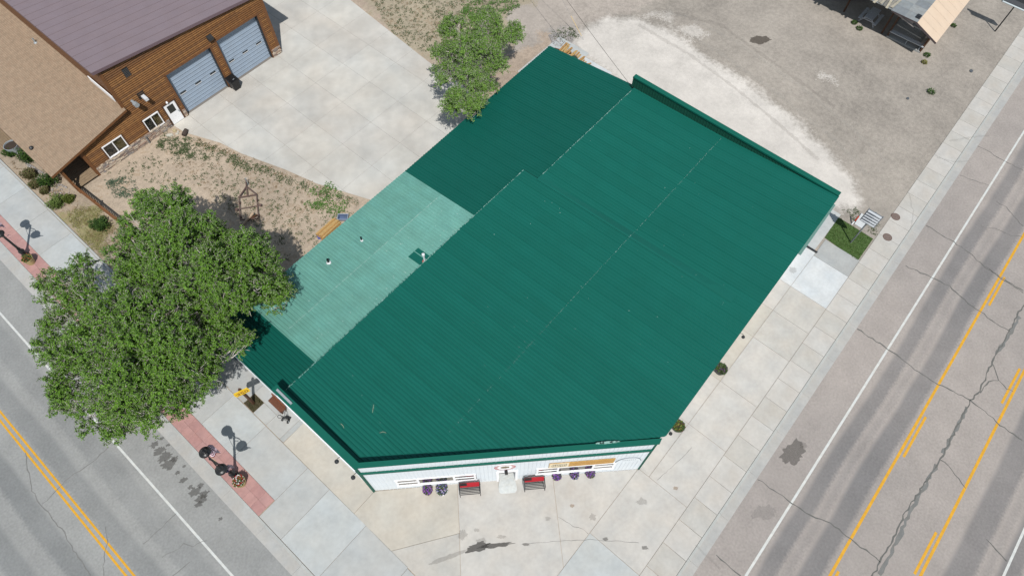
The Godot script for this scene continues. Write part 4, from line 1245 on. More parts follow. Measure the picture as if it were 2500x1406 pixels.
	sf.quad(Vector3(7.7, rake_h(7.7) - 0.02, -0.05), Vector3(22.6, rake_h(22.6) - 0.02, -0.05), Vector3(22.6, rake_h(22.6) - 0.02, 0.27), Vector3(7.7, rake_h(7.7) - 0.02, 0.27))
	put("soffit", sf, M.brown_dark, t)
	# shingled lower roof
	var sh := MB.new()
	var tex := shingle_tex()
	var y0 := shingle_h(1.25)
	var y1 := shingle_h(8.18)
	sh.quad_uv(Vector3(1.25, y0, -26), Vector3(1.25, y0, 0.42), Vector3(8.18, y1, 0.42), Vector3(8.18, y1, -26), Vector2(0, 0), Vector2(0, 26.42 / 4.0), Vector2(7.05 / 4.0, 26.42 / 4.0), Vector2(7.05 / 4.0, 0))
	var smt := StandardMaterial3D.new()
	smt.albedo_texture = tex
	smt.roughness = 0.95
	put("shingle_roof", sh, smt, t)
	var fs := MB.new()
	fs.quad(Vector3(1.25, y0 - 0.2, 0.42), Vector3(8.18, y1 - 0.2, 0.42), Vector3(8.18, y1 - 0.005, 0.42), Vector3(1.25, y0 - 0.005, 0.42))
	fs.quad(Vector3(1.25, y0 - 0.2, -26), Vector3(1.25, y0 - 0.2, 0.42), Vector3(1.25, y0 - 0.005, 0.42), Vector3(1.25, y0 - 0.005, -26))
	fs.quad(Vector3(1.25, y0 - 0.19, -26), Vector3(8.18, y1 - 0.19, -26), Vector3(8.18, y1 - 0.19, 0.42), Vector3(1.25, y0 - 0.19, 0.42))
	put("fascia", fs, M.brown, t)
	for q in [[88, 107, 0.08, 0.35, false], [55, 340, 0.12, 0.22, true]]:
		var vp := gp(q[0], q[1], 3.6)
		var yy := shingle_h(vp.x)
		vp.z -= WZ
		if q[4]:
			put("roof_vent", MB.new().lathe([Vector2(0.16, -0.02), Vector2(0.15, 0.12), Vector2(0.05, 0.2), Vector2(0.0, 0.21)], Vector3(vp.x, yy, vp.z), 8), M.dark_metal, t)
		else:
			put("roof_vent", MB.new().lathe([Vector2(0.16, 0.0), Vector2(0.07, 0.06), Vector2(0.06, 0.4), Vector2(0.04, 0.4), Vector2(0.04, 0.2)], Vector3(vp.x, yy, vp.z), 12), M.galv, t)
	# stone veneer along the foot of the wall
	var sm := MB.new()
	var cols := [lin(176, 158, 144), lin(206, 190, 172), lin(140, 126, 118), lin(224, 208, 186), lin(184, 156, 138), lin(160, 154, 152)]
	for q in [[3.95, 10.5, 0.72], [11.75, 12.03, 0.75], [20.85, 21.75, 0.72]]:
		var hh := 0.0
		while hh < q[2]:
			var ch := r.randf_range(0.06, 0.12)
			var x: float = q[0]
			while x < q[1]:
				var w := minf(r.randf_range(0.14, 0.42), q[1] - x)
				var d := r.randf_range(0.10, 0.17)
				sm.col = cols[r.randi() % 6]
				sm.box(Vector3(x + w * 0.5, hh + ch * 0.5, d * 0.5 - 0.02), Vector3(w - 0.012, ch - 0.012, d), Basis(Vector3(0, 0, 1), r.randf_range(-0.04, 0.04)))
				x += w
			hh += ch
	put("stone_veneer", sm, M.vc, t).set_meta("kind", "stuff")
	# two windows
	for q in [[5.23, 6.83, 0.76, 1.93], [8.78, 10.07, 0.72, 1.90]]:
		var w := Node3D.new()
		w.name = "window"
		t.add_child(w, true)
		var f := MB.new()
		var cx: float = (q[0] + q[1]) * 0.5
		var cy: float = (q[2] + q[3]) * 0.5
		f.box(Vector3(cx, q[3], 0.05), Vector3(q[1] - q[0] + 0.1, 0.07, 0.12)); f.box(Vector3(cx, q[2], 0.05), Vector3(q[1] - q[0] + 0.1, 0.07, 0.12))
		for x in [q[0], q[1], cx]: f.box(Vector3(x, cy, 0.045), Vector3(0.07, q[3] - q[2] - 0.07, 0.10))
		put("frame", f, M.paint_white, w)
		for x in [(q[0] + cx) * 0.5, (q[1] + cx) * 0.5]:
			put("pane", MB.new().box(Vector3(x, cy, 0.03), Vector3(cx - q[0] - 0.06, q[3] - q[2] - 0.06, 0.008)), M.glass, w)
		put("blind", MB.new().box(Vector3((q[1] + cx) * 0.5, cy, -0.12), Vector3(cx - q[0] - 0.02, q[3] - q[2], 0.02)), mt(pc(128, 112, 40), 0.8), w)
		put("blind", MB.new().box(Vector3((q[0] + cx) * 0.5, cy, -0.12), Vector3(cx - q[0] - 0.02, q[3] - q[2], 0.02)), mt(pc(62, 62, 58), 0.8), w)
		put("trim", MB.new().box(Vector3(q[0] - 0.09, cy, 0.04), Vector3(0.10, q[3] - q[2] + 0.2, 0.10)).box(Vector3(q[1] + 0.09, cy, 0.04), Vector3(0.10, q[3] - q[2] + 0.2, 0.10)), M.brown_dark, w)
	# white door with a window
	var d := put("door", MB.new().box(Vector3(11.13, 0.98, 0.03), Vector3(0.98, 1.94, 0.06)), M.paint_white, t)
	put("pane", MB.new().box(Vector3(11.13, 1.42, 0.062), Vector3(0.56, 0.72, 0.01)), mt(Color(0.13, 0.14, 0.13), 0.06), d)
	put("handle", MB.new().box(Vector3(11.52, 0.95, 0.10), Vector3(0.06, 0.12, 0.09)), M.galv, d)
	put("door_trim", MB.new().box(Vector3(10.58, 1.0, 0.045), Vector3(0.10, 2.05, 0.10)).box(Vector3(11.68, 1.0, 0.045), Vector3(0.10, 2.05, 0.10)).box(Vector3(11.13, 2.06, 0.05), Vector3(1.25, 0.10, 0.12)), M.brown_dark, t)
	put("door_lamp", MB.new().lathe([Vector2(0.07, 0.0), Vector2(0.09, 0.06), Vector2(0.05, 0.16), Vector2(0.0, 0.17)], Vector3(11.05, 2.1, 0.14), 10), M.paint_white, t)
	# garage doors set back in brown reveals, each of ribbed slats
	for g in [[12.1, 16.08, 4.12], [16.84, 20.74, 4.28]]:
		var gd := Node3D.new()
		gd.name = "garage_door"
		t.add_child(gd, true)
		var n := 13
		var sh2: float = g[2] / n
		for i in n:
			var hb := i * sh2
			var sm2 := MB.new()
			var pf := [Vector2(0.0, -0.33), Vector2(0.004, -0.26), Vector2(0.05, -0.255), Vector2(sh2 * 0.5, -0.285), Vector2(sh2 * 0.52, -0.27), Vector2(sh2 * 0.72, -0.28), Vector2(sh2 - 0.004, -0.30), Vector2(sh2, -0.33)]
			for k in pf.size() - 1:
				sm2.quad(Vector3(g[0], hb + pf[k].x, pf[k].y), Vector3(g[1], hb + pf[k].x, pf[k].y), Vector3(g[1], hb + pf[k + 1].x, pf[k + 1].y), Vector3(g[0], hb + pf[k + 1].x, pf[k + 1].y))
			put("slat", sm2, M.garage, gd)
		for k in 3:
			var lx: float = lerpf(g[0], g[1], 0.14 + k * 0.36)
			var li := put("light_slot", MB.new().box(Vector3(lx, 1.80, -0.25), Vector3(0.52, 0.14, 0.012)), mt(Color(0.13, 0.15, 0.16), 0.1), gd)
			put("frame", MB.new().box(Vector3(lx, 1.715, -0.245), Vector3(0.56, 0.03, 0.03)), M.paint_white, li)
		var rv := MB.new()
		var cx: float = (g[0] + g[1]) * 0.5
		rv.box(Vector3(g[0] - 0.02, g[2] * 0.5, -0.14), Vector3(0.05, g[2], 0.34)); rv.box(Vector3(g[1] + 0.02, g[2] * 0.5, -0.14), Vector3(0.05, g[2], 0.34))
		rv.box(Vector3(cx, g[2] + 0.03, -0.14), Vector3(g[1] - g[0] + 0.09, 0.05, 0.34))
		put("reveal", rv, M.dark_metal, t)
		var tr := MB.new()
		tr.box(Vector3(g[0] - 0.12, g[2] * 0.5, 0.045), Vector3(0.15, g[2], 0.10)); tr.box(Vector3(g[1] + 0.12, g[2] * 0.5, 0.045), Vector3(0.15, g[2], 0.10))
		tr.box(Vector3(cx, g[2] + 0.13, 0.05), Vector3(g[1] - g[0] + 0.4, 0.16, 0.11))
		put("door_trim", tr, M.brown, t)
	# things fixed to the wall
	var gv := put("gable_vent", MB.new().box(Vector3(9.75, 6.07, 0.06), Vector3(0.46, 0.72, 0.06)), M.dark_metal, t)
	for k in 6: put("slat", MB.new().box(Vector3(9.75, 5.80 + k * 0.11, 0.10), Vector3(0.42, 0.015, 0.05), Basis(Vector3(1, 0, 0), 0.5)), M.dark_metal, gv)
	put("flood_light", MB.new().box(Vector3(16.42, 4.95, 0.20), Vector3(0.42, 0.30, 0.34), Basis(Vector3(1, 0, 0), 0.35)), M.dark_metal, t)
	var ef := put("exhaust_hood", MB.new().box(Vector3(9.75, 3.9, 0.06), Vector3(0.55, 0.62, 0.06)), M.black, t)
	put("hood", MB.new().box(Vector3(9.80, 3.75, 0.36), Vector3(0.26, 0.22, 0.55)), mt(pc(232, 236, 240), 0.4), ef)
	var du := put("duct", MB.new().tube([Vector3(8.95, 3.9, 0.0), Vector3(8.95, 3.9, 0.45)], [0.11, 0.11], 12), M.galv, t)
	put("duct_cap", MB.new().tube([Vector3(8.95, 3.9, 0.45), Vector3(8.95, 3.9, 0.75)], [0.19, 0.19], 12), M.galv, du)
	put("downpipe", MB.new().box(Vector3(8.25, 0.36, 0.22), Vector3(0.08, 0.72, 0.06)), M.grey_metal, t)
	# porch under the shingled roof
	var zq := -9.0
	for i in 14:
		var z0 := -3.1 + i * 0.245
		put("deck_plank", MB.new().box(Vector3(2.85, 0.22, z0), Vector3(1.85, 0.04, 0.225)), M.deck, t)
	put("deck_skirt", MB.new().box(Vector3(1.95, 0.12, -1.4), Vector3(0.06, 0.22, 3.9)), M.brown, t)
	for q in [Vector3(2.0, 1.25, 0.15), Vector3(2.0, 1.25, -3.0), Vector3(2.0, 1.25, -6.4)]:
		put("porch_post", MB.new().box(q, Vector3(0.17, 2.5, 0.17)), M.brown, t)
	put("porch_rail", MB.new().box(Vector3(2.0, 1.0, -1.4), Vector3(0.14, 0.08, 3.0)), M.brown, t)
	put("porch_rail", MB.new().box(Vector3(2.0, 0.35, -1.4), Vector3(0.08, 0.08, 3.0)), M.brown, t)
	for i in 12: put("baluster", MB.new().box(Vector3(2.0, 0.67, -2.85 + i * 0.26), Vector3(0.05, 0.6, 0.05)), M.brown_dark, t)
	for i in 9: put("deck_plank", MB.new().box(Vector3(0.25 + i * 0.16, 0.25, zq - 0.3), Vector3(0.14, 0.04, 4.6)), M.deck, t)
	# picket fence running from the porch towards the trees
	var fe := thing("picket_fence", "low brown picket fence between the planted strip and the weedy yard", "fence")
	var a := Vector3(2.05, 0, -44.3)
	var b := Vector3(2.55, 0, -36.6)
	var n := 42
	var dir := (b - a).normalized()
	var ang := atan2(dir.x, dir.z)
	for i in n + 1:
		var p := a.lerp(b, float(i) / n)
		put("picket", MB.new().box(p + Vector3(0, 0.47, 0), Vector3(0.05, 0.82, 0.085), Basis(Vector3.UP, ang)), M.brown_dark, fe)
	for q in [0.86, 0.2]:
		put("rail", MB.new().box((a + b) * 0.5 + Vector3(-0.05, q, 0), Vector3(0.11, 0.08, a.distance_to(b)), Basis(Vector3.UP, ang)), M.brown, fe)
	for i in 4:
		put("fence_post", MB.new().box(a.lerp(b, i / 3.0) + Vector3(-0.03, 0.52, 0), Vector3(0.12, 1.04, 0.12), Basis(Vector3.UP, ang)), M.brown, fe)

func shingle_tex() -> ImageTexture:
	var w := 512
	var h := 512
	var r := RandomNumberGenerator.new()
	r.seed = 3
	var nz := noise_bytes(512, 0.3, 61, 2)
	var nb := noise_bytes(512, 0.01, 62, 3)
	var im := Image.create(w, h, false, Image.FORMAT_RGB8)
	var rows := 28
	var tone: Array = []
	for j in rows:
		var row: Array = []
		for i in 20: row.append(r.randf_range(-1, 1))
		tone.append(row)
	for y in h:
		for x in w:   # x runs up the slope, y along the eaves
			var j := int(float(x) / w * rows)
			var fx := fmod(float(x) / w * rows, 1.0)
			var yy := float(y) / h * 20.0 + (0.5 if j % 2 else 0.0)
			var i := int(yy) % 20
			var fy := fmod(yy, 1.0)
			var tt: float = tone[j][i]
			var g := 1.0 + tt * 0.17 + (nz[y * w + x] - 127.5) / 127.5 * 0.16 + (nb[y * w + x] - 127.5) / 127.5 * 0.08
			if fx < 0.14 or fy < 0.07: g *= 0.66
			var c := lin(174, 151, 127).lerp(lin(154, 131, 109), clampf(tt, 0.0, 1.0))
			im.set_pixel(x, y, Color(c.r * g, c.g * g, c.b * g).linear_to_srgb())
	im.generate_mipmaps()
	return ImageTexture.create_from_image(im)

# ------------------------------------------------------------------ plants
func leaf_quad(mb: MB, p: Vector3, dir: Vector3, up: Vector3, l: float, w: float, c: Color) -> void:   # a folded, pointed leaf
	var s := dir.cross(up).normalized() * w * 0.5
	var fold := up * w * 0.18
	mb.col = c
	var tip := p + dir * l - up * l * 0.12
	var m := p + dir * l * 0.45
	mb.tri(p, m + s + fold, tip)
	mb.tri(p, tip, m - s + fold)

func sprig_mesh(sd: int, leaves: int, length: float, ll: float, cols: Array, twig := true) -> ArrayMesh:   # a twig that carries leaves, pointing along +Y
	var r := RandomNumberGenerator.new()
	r.seed = sd
	var lf := MB.new()
	var tw := MB.new()
	var tip := Vector3(r.randf_range(-0.1, 0.1) * length, length, r.randf_range(-0.1, 0.1) * length)
	var mid := tip * 0.5 + Vector3(r.randf_range(-0.08, 0.08), 0, r.randf_range(-0.08, 0.08)) * length
	tw.tube([Vector3.ZERO, mid, tip], [0.011, 0.008, 0.004], 3, false)
	for k in 3:
		var b := mid.lerp(tip, k * 0.3)
		var e := b + Vector3(r.randf_range(-1, 1), r.randf_range(0.1, 0.8), r.randf_range(-1, 1)).normalized() * length * 0.5
		tw.tube([b, e], [0.006, 0.003], 3, false)
		for q in leaves / 6:
			var p := b.lerp(e, r.randf_range(0.25, 1.0))
			var d := Vector3(r.randf_range(-1, 1), r.randf_range(-0.5, 0.7), r.randf_range(-1, 1)).normalized()
			var up := (Vector3(r.randf_range(-0.55, 0.55), 1, r.randf_range(-0.55, 0.55))).normalized()
			leaf_quad(lf, p, d, up, ll * r.randf_range(0.75, 1.2), ll * r.randf_range(0.55, 0.8), cols[r.randi() % cols.size()])
	for q in leaves / 2:
		var p := Vector3.ZERO.lerp(tip, r.randf_range(0.2, 1.05))
		var d := Vector3(r.randf_range(-1, 1), r.randf_range(-0.3, 0.8), r.randf_range(-1, 1)).normalized()
		var up := (Vector3(r.randf_range(-0.55, 0.55), 1, r.randf_range(-0.55, 0.55))).normalized()
		leaf_quad(lf, p, d, up, ll * r.randf_range(0.75, 1.2), ll * r.randf_range(0.55, 0.8), cols[r.randi() % cols.size()])
	var m := ArrayMesh.new()
	lf.add_to(m)
	m.surface_set_material(0, M.leaf)
	if twig:
		tw.add_to(m)
		m.surface_set_material(1, M.twig)
	return m

func multi(called: String, mesh: Mesh, xf: Array, parent: Node) -> MultiMeshInstance3D:
	var mm := MultiMesh.new()
	mm.transform_format = MultiMesh.TRANSFORM_3D
	mm.mesh = mesh
	mm.instance_count = xf.size()
	for i in xf.size(): mm.set_instance_transform(i, xf[i])
	var o := MultiMeshInstance3D.new()
	o.name = called
	o.multimesh = mm
	parent.add_child(o, true)
	return o

func bend(a: Vector3, b: Vector3, amt: float, r: RandomNumberGenerator, n := 4) -> Array:
	var o: Array = []
	var off := Vector3(r.randf_range(-1, 1), r.randf_range(-0.2, 0.6), r.randf_range(-1, 1)) * amt * a.distance_to(b)
	for i in n + 1:
		var t := float(i) / n
		o.append(a.lerp(b, t) + off * sin(t * PI) + Vector3(r.randf_range(-1, 1), r.randf_range(-1, 1), r.randf_range(-1, 1)) * 0.03 * a.distance_to(b) * (0.0 if i == 0 or i == n else 1.0))
	return o

# blobs: [pixel x, pixel y, height of the lobe's middle, radius, sprigs]
func make_tree(called: String, label: String, base: Vector2, trunk_r: float, fork: float, blobs: Array, sprigs: Array, sd: int, flat := 0.75, bare := 0.0, dens := 0.57) -> void:
	var r := RandomNumberGenerator.new()
	r.seed = sd
	var t := thing(called, label, "tree", Vector3(base.x, -0.03, base.y))
	var tk := MB.new()
	var fk := Vector3(r.randf_range(-0.3, 0.3), fork, r.randf_range(-0.3, 0.3))
	tk.tube([Vector3.ZERO, Vector3(0, 0.25, 0), fk * 0.5, fk], [trunk_r * 1.5, trunk_r * 1.05, trunk_r * 0.95, trunk_r * 0.8], 10)
	put("trunk", tk, M.bark, t)
	var lists: Array = []
	for s in sprigs: lists.append([])
	var br := MB.new()
	var fine := MB.new()
	for b in blobs:
		var c := gp(b[0], b[1], b[2]) - t.position
		var R: float = b[3]
		var st := fk + Vector3(r.randf_range(-0.1, 0.1), r.randf_range(-0.4, 0.2), r.randf_range(-0.1, 0.1))
		var low := c - Vector3(0, R * 0.45, 0)
		var path := bend(st, low, 0.10, r, 5)
		var w := trunk_r * 0.42
		br.tube(path, [w, w * 0.85, w * 0.7, w * 0.55, w * 0.42, w * 0.3], 6)
		# smaller sub-lobes give the crown its clumps
		var subs: Array = []
		var ns := int(5 + R * 6)
		for k in ns:
			var d := Vector3(r.randfn(), r.randfn() * 0.8 + 0.35, r.randfn()).normalized()
			var q := c + d * Vector3(R, R * flat, R) * r.randf_range(0.55, 1.08)
			subs.append([q, R * r.randf_range(0.22, 0.40)])
			var bp := bend(path[3 + r.randi() % 3], q, 0.14, r, 4)
			br.tube(bp, [w * 0.30, w * 0.24, w * 0.18, w * 0.13, w * 0.09], 4, false)
			for z in 4:
				var e: Vector3 = q + Vector3(r.randfn(), r.randfn() * 0.7 + 0.3, r.randfn()).normalized() * R * r.randf_range(0.30, 0.60)
				fine.tube(bend(bp[2 + r.randi() % 3], e, 0.15, r, 3), [0.026, 0.020, 0.015, 0.008], 3, false)
		var n := int(b[4] * dens)
		for k in n:
			var sb: Array = subs[r.randi() % ns]
			var d := Vector3(r.randfn(), r.randfn() + 0.25, r.randfn()).normalized()
			var p: Vector3 = sb[0] + d * sb[1] * pow(r.randf(), 0.4)
			if r.randf() < bare * (0.6 - d.y): continue
			var up := (d + Vector3(r.randf_range(-0.6, 0.6), 0.5, r.randf_range(-0.6, 0.6))).normalized()
			var bs := Basis(Quaternion(Vector3.UP, up)) * Basis(Vector3.UP, r.randf() * TAU)
			lists[r.randi() % sprigs.size()].append(Transform3D(bs.scaled(Vector3.ONE * r.randf_range(0.75, 1.2)), p))
	put("branches", br, M.twig, t)
	put("twigs", fine, M.twig, t).set_meta("kind", "stuff")
	var cr := Node3D.new()
	cr.name = "crown"
	t.add_child(cr, true)
	for i in sprigs.size():
		multi("foliage", sprigs[i], lists[i], cr).set_meta("kind", "stuff")

func make_trees() -> void:
	var cottony := [lin(98, 140, 42, 0.74), lin(86, 126, 38, 0.74), lin(76, 110, 36, 0.74), lin(114, 152, 56, 0.74), lin(66, 100, 32, 0.74)]
	var elm := [lin(108, 150, 54, 0.7), lin(96, 136, 48, 0.7), lin(126, 162, 72, 0.7), lin(86, 120, 46, 0.7)]
	var sp: Array = []
	for i in 4: sp.append(sprig_mesh(500 + i, 34, 0.42, 0.088, cottony))
	var sp2: Array = []
	for i in 4: sp2.append(sprig_mesh(600 + i, 28, 0.42, 0.088, elm))
	make_tree("cottonwood_tree", "large dense green tree in the weedy yard beside the faded green roof", Vector2(2.9, -27.4), 0.26, 2.2, [
		[400, 545, 7.6, 1.75, 1500], [345, 610, 6.6, 1.5, 1100], [455, 610, 8.8, 1.8, 1500], [335, 690, 6.2, 1.3, 800], [420, 690, 8.2, 1.7, 1300], [500, 590, 7.0, 1.2, 700],
		[520, 680, 8.8, 1.7, 1400], [560, 610, 6.6, 1.1, 600], [595, 640, 7.4, 1.4, 1000], [640, 690, 6.4, 1.15, 650], [575, 710, 8.0, 1.4, 1000], [668, 715, 5.8, 0.85, 340], [690, 690, 5.4, 0.55, 160], [640, 650, 6.0, 0.8, 300], [510, 760, 7.6, 1.2, 700], [370, 500, 6.2, 0.9, 350], [625, 610, 5.6, 0.8, 300]], sp, 71)
	make_tree("cottonwood_tree", "largest spreading green tree over the side street and pink paver strip", Vector2(-3.5, -24.9), 0.28, 2.1, [
		[300, 790, 8.0, 1.8, 1500], [390, 790, 8.6, 1.8, 1500], [225, 860, 6.6, 1.7, 1300], [330, 870, 8.8, 1.9, 1700], [430, 870, 8.4, 1.7, 1400], [145, 850, 5.2, 1.0, 420], [190, 930, 5.6, 1.3, 800], [270, 950, 7.2, 1.7, 1300],
		[370, 950, 7.4, 1.6, 1200], [505, 850, 7.4, 1.4, 850], [565, 840, 6.6, 1.1, 420], [470, 920, 6.4, 1.2, 650], [440, 980, 5.2, 0.9, 350], [330, 1025, 5.4, 1.2, 650], [245, 1010, 5.2, 1.0, 420], [290, 1055, 4.4, 0.7, 220], [520, 890, 5.8, 0.7, 180], [165, 985, 4.6, 0.7, 200]], sp, 72, 0.7, 0.4)
	make_tree("cottonwood_tree", "thin open-crowned tree through which the pink pavers show", Vector2(-3.5, -31.3), 0.16, 1.8, [
		[190, 670, 5.2, 1.1, 264], [150, 700, 4.4, 1.0, 208], [215, 720, 5.0, 1.1, 240], [115, 715, 3.8, 0.8, 160], [165, 760, 4.6, 1.1, 264], [225, 790, 4.8, 0.9, 184], [130, 790, 4.0, 0.8, 192], [205, 645, 4.6, 0.5, 56]], sp, 73, 0.7)
	make_tree("elm_tree", "small twiggy green tree at the back eave of the low green roof", Vector2(28.6, -27.9), 0.17, 1.6, [
		[1120, 80, 5.0, 1.15, 620], [1180, 75, 5.4, 1.15, 650], [1228, 90, 4.6, 1.05, 520], [1250, 85, 4.2, 0.7, 240], [1090, 130, 4.4, 1.0, 420], [1150, 135, 5.8, 1.3, 750], [1205, 150, 4.8, 1.1, 520], [1085, 185, 4.0, 0.8, 240], [1145, 200, 5.2, 1.1, 520], [1130, 245, 5.2, 1.0, 560], [1160, 262, 4.8, 0.7, 260], [1105, 255, 4.4, 0.7, 260], [1190, 215, 4.4, 0.7, 220], [1190, 45, 4.6, 0.6, 160]], sp2, 74, 0.75, 0.6, 0.85)

func plant(mb: MB, p: Vector3, rad: float, hgt: float, n: int, ll: float, cols: Array, r: RandomNumberGenerator) -> void:
	for k in n:
		var a := r.randf() * TAU
		var q := p + Vector3(cos(a), 0, sin(a)) * rad * sqrt(r.randf()) + Vector3.UP * hgt * r.randf()
		var d := Vector3(cos(a), r.randf_range(-0.1, 0.9), sin(a)).normalized()
		leaf_quad(mb, q, d, Vector3(r.randf_range(-0.5, 0.5), 1, r.randf_range(-0.5, 0.5)).normalized(), ll * r.randf_range(0.6, 1.3), ll * 0.55, cols[r.randi() % cols.size()])

func scatter(mb: MB, poly: Array, n: int, rad: Vector2, cols: Array, r: RandomNumberGenerator, ll := 0.09, avoid: Array = []) -> void:   # poly in pixels of the ground
	var pg := px_poly(poly)
	var lo := pg[0]
	var hi := pg[0]
	for q in pg:
		lo = lo.min(q); hi = hi.max(q)
	var f := FastNoiseLite.new()
	f.seed = n
	f.frequency = 0.6
	var made := 0
	for k in n * 12:
		if made >= n: break
		var p := Vector2(r.randf_range(lo.x, hi.x), r.randf_range(lo.y, hi.y))
		if not in_poly(p, pg) or f.get_noise_2dv(p) < r.randf_range(-0.5, 0.45): continue
		var s := r.randf_range(rad.x, rad.y) * (1.6 if r.randf() < 0.08 else 1.0)
		plant(mb, Vector3(p.x, -0.02, p.y), s, s * 0.6, 4 + int(s * 60), ll, cols, r)
		made += 1

func make_weeds() -> void:
	var r := RandomNumberGenerator.new()
	r.seed = 15
	var g1 := [lin(92, 108, 70), lin(84, 102, 66), lin(104, 116, 80), lin(74, 92, 58)]
	var g2c := [lin(92, 132, 56), lin(82, 122, 50), lin(104, 142, 66)]
	var dry := [lin(150, 124, 92), lin(132, 110, 82), lin(164, 140, 104)]
	var bl := [lin(80, 108, 84), lin(72, 98, 76), lin(92, 116, 88)]
	var mb := MB.new()
	scatter(mb, [[440, 335], [880, 490], [840, 560], [700, 640], [640, 560], [480, 470], [250, 430]], 620, Vector2(0.03, 0.10), g1, r)
	scatter(mb, [[400, 320], [455, 335], [530, 370], [500, 395], [420, 375], [380, 360]], 190, Vector2(0.06, 0.2), g1, r)
	scatter(mb, [[455, 335], [620, 395], [760, 455], [880, 490], [850, 500], [700, 450], [560, 400]], 240, Vector2(0.05, 0.15), g1, r)
	scatter(mb, [[255, 440], [330, 430], [330, 480], [280, 482]], 90, Vector2(0.06, 0.2), bl, r)
	scatter(mb, [[765, 455], [815, 450], [850, 490], [830, 530], [780, 520], [745, 495]], 60, Vector2(0.12, 0.30), g2c, r, 0.12)
	scatter(mb, [[400, 400], [560, 380], [860, 500], [760, 600], [560, 520]], 380, Vector2(0.03, 0.10), dry, r, 0.06)
	scatter(mb, [[480, 335], [880, 490], [868, 500], [470, 350]], 160, Vector2(0.04, 0.12), dry, r, 0.07)
	tag(put("yard_weeds", mb, M.leaf), "low grey-green weeds scattered over the dirt yard", "weeds", "", "stuff")
	mb = MB.new()
	scatter(mb, [[900, -10], [1290, -10], [1240, 40], [1160, 140], [1045, 140], [960, 85]], 800, Vector2(0.03, 0.11), g1, r)
	scatter(mb, [[1130, 0], [1290, -5], [1250, 30], [1120, 60]], 160, Vector2(0.08, 0.25), g2c, r, 0.11)
	scatter(mb, [[900, -10], [1200, -10], [1100, 120], [960, 85]], 420, Vector2(0.03, 0.10), dry, r, 0.06)
	scatter(mb, [[2055, 512], [2090, 510], [2150, 545], [2140, 580], [2110, 560]], 70, Vector2(0.03, 0.09), g1, r, 0.07)
	scatter(mb, [[1340, 75], [1400, 65], [1412, 92], [1352, 100]], 60, Vector2(0.04, 0.14), g1, r)
	tag(put("verge_weeds", mb, M.leaf), "patchy weeds and dry grass beside the driveway, small tree and lot edges", "weeds", "", "stuff")
	mb = MB.new()
	scatter(mb, [[150, 520], [245, 500], [270, 560], [250, 630], [200, 580]], 420, Vector2(0.04, 0.12), [lin(150, 146, 92), lin(136, 136, 84), lin(164, 154, 108)], r, 0.08)
	scatter(mb, [[20, 390], [160, 470], [290, 560], [290, 640], [60, 440]], 420, Vector2(0.03, 0.09), dry, r, 0.06)
	tag(put("strip_grass", mb, M.leaf), "dry yellowish grass and litter in the planted strip", "grass", "", "stuff")
	mb = MB.new()
	for k in 2600:
		var p := Vector3(r.randf_range(0, 1), 0, r.randf_range(0, 1))
		var a := gp(2048, 530).lerp(gp(2133, 583), p.x)
		var b := gp(2015, 580).lerp(gp(2095, 637), p.x)
		var q := a.lerp(b, p.z)
		var d := Vector3(r.randf_range(-0.5, 0.5), 1, r.randf_range(-0.5, 0.5)).normalized()
		leaf_quad(mb, Vector3(q.x, -0.01, q.z), d, Vector3(r.randf_range(-1, 1), 0.2, r.randf_range(-1, 1)).normalized(), r.randf_range(0.05, 0.10), 0.03, [lin(82, 126, 48), lin(74, 116, 44), lin(98, 136, 58), lin(110, 124, 66)][r.randi() % 4])
	var lawn := setting("lawn_patch", "small dark green grass square beside the pole sign", "lawn")
	put("turf", MB.new().prism(PackedVector2Array([g2(2048, 530), g2(2133, 583), g2(2095, 637), g2(2015, 580)]), -0.1, -0.005), mt(pc(84, 112, 54), 0.95, T.chalk, 1.2), lawn)
	put("grass", mb, M.leaf, lawn).set_meta("kind", "stuff")
	mb = MB.new()
	for k in 700:
		var q := Vector3(r.randf_range(-0.41, 0.41), -0.02, r.randf_range(-21.62, -20.71))
		leaf_quad(mb, q, Vector3(r.randf_range(-0.7, 0.7), 1, r.randf_range(-0.7, 0.7)).normalized(), Vector3(r.randf_range(-1, 1), 0.2, r.randf_range(-1, 1)).normalized(), r.randf_range(0.05, 0.10), 0.03, [lin(92, 96, 56), lin(78, 84, 46), lin(110, 104, 70)][r.randi() % 3])
	var sq := setting("grass_square", "brownish grass square in the pavement around the yellow sign post", "lawn")
	put("turf", MB.new().prism(rect(-0.43, -21.64, 0.43, -20.69), -0.1, -0.02), mt(pc(96, 86, 64), 0.95, T.chalk, 0.8), sq)
	put("grass", mb, M.leaf, sq).set_meta("kind", "stuff")
	# small plants one can tell apart
	var gg := [lin(74, 108, 44, 0.5), lin(64, 96, 36, 0.5), lin(88, 122, 52, 0.5)]
	for q in [[2087, 56, 0.22, "small leafy weed in the lot, the one nearer the old lean-to roof"], [2099, 70, 0.22, "small leafy weed in the lot, second out from the old lean-to roof"], [2274, 225, 0.27, "single green weed standing alone in the dirt lot"], [2264, 135, 0.24, "green weed at the corner of the open shed"], [2258, 152, 0.18, "yellowish weed in the dirt just past the open shed's corner"], [2329, 63, 0.2, "weed under the shed's peach-coloured eave"]]:
		var p := gp(q[0], q[1])
		var o := thing("weed_plant", q[3], "plant", Vector3(p.x, -0.02, p.z), 0, "weeds in the dirt lot")
		var pm := MB.new()
		plant(pm, Vector3.ZERO, q[2], q[2] * 0.7, 160, 0.12, gg if not "yellowish" in q[3] else [lin(150, 146, 84), lin(130, 130, 76)], r)
		put("leaves", pm, M.leaf, o)
		put("stem", MB.new().tube([Vector3.ZERO, Vector3(0.02, q[2] * 0.7, 0.01)], [0.012, 0.005], 4, false), M.twig, o)
	var dk := [lin(62, 92, 36), lin(50, 80, 30), lin(78, 108, 44), lin(42, 68, 26)]
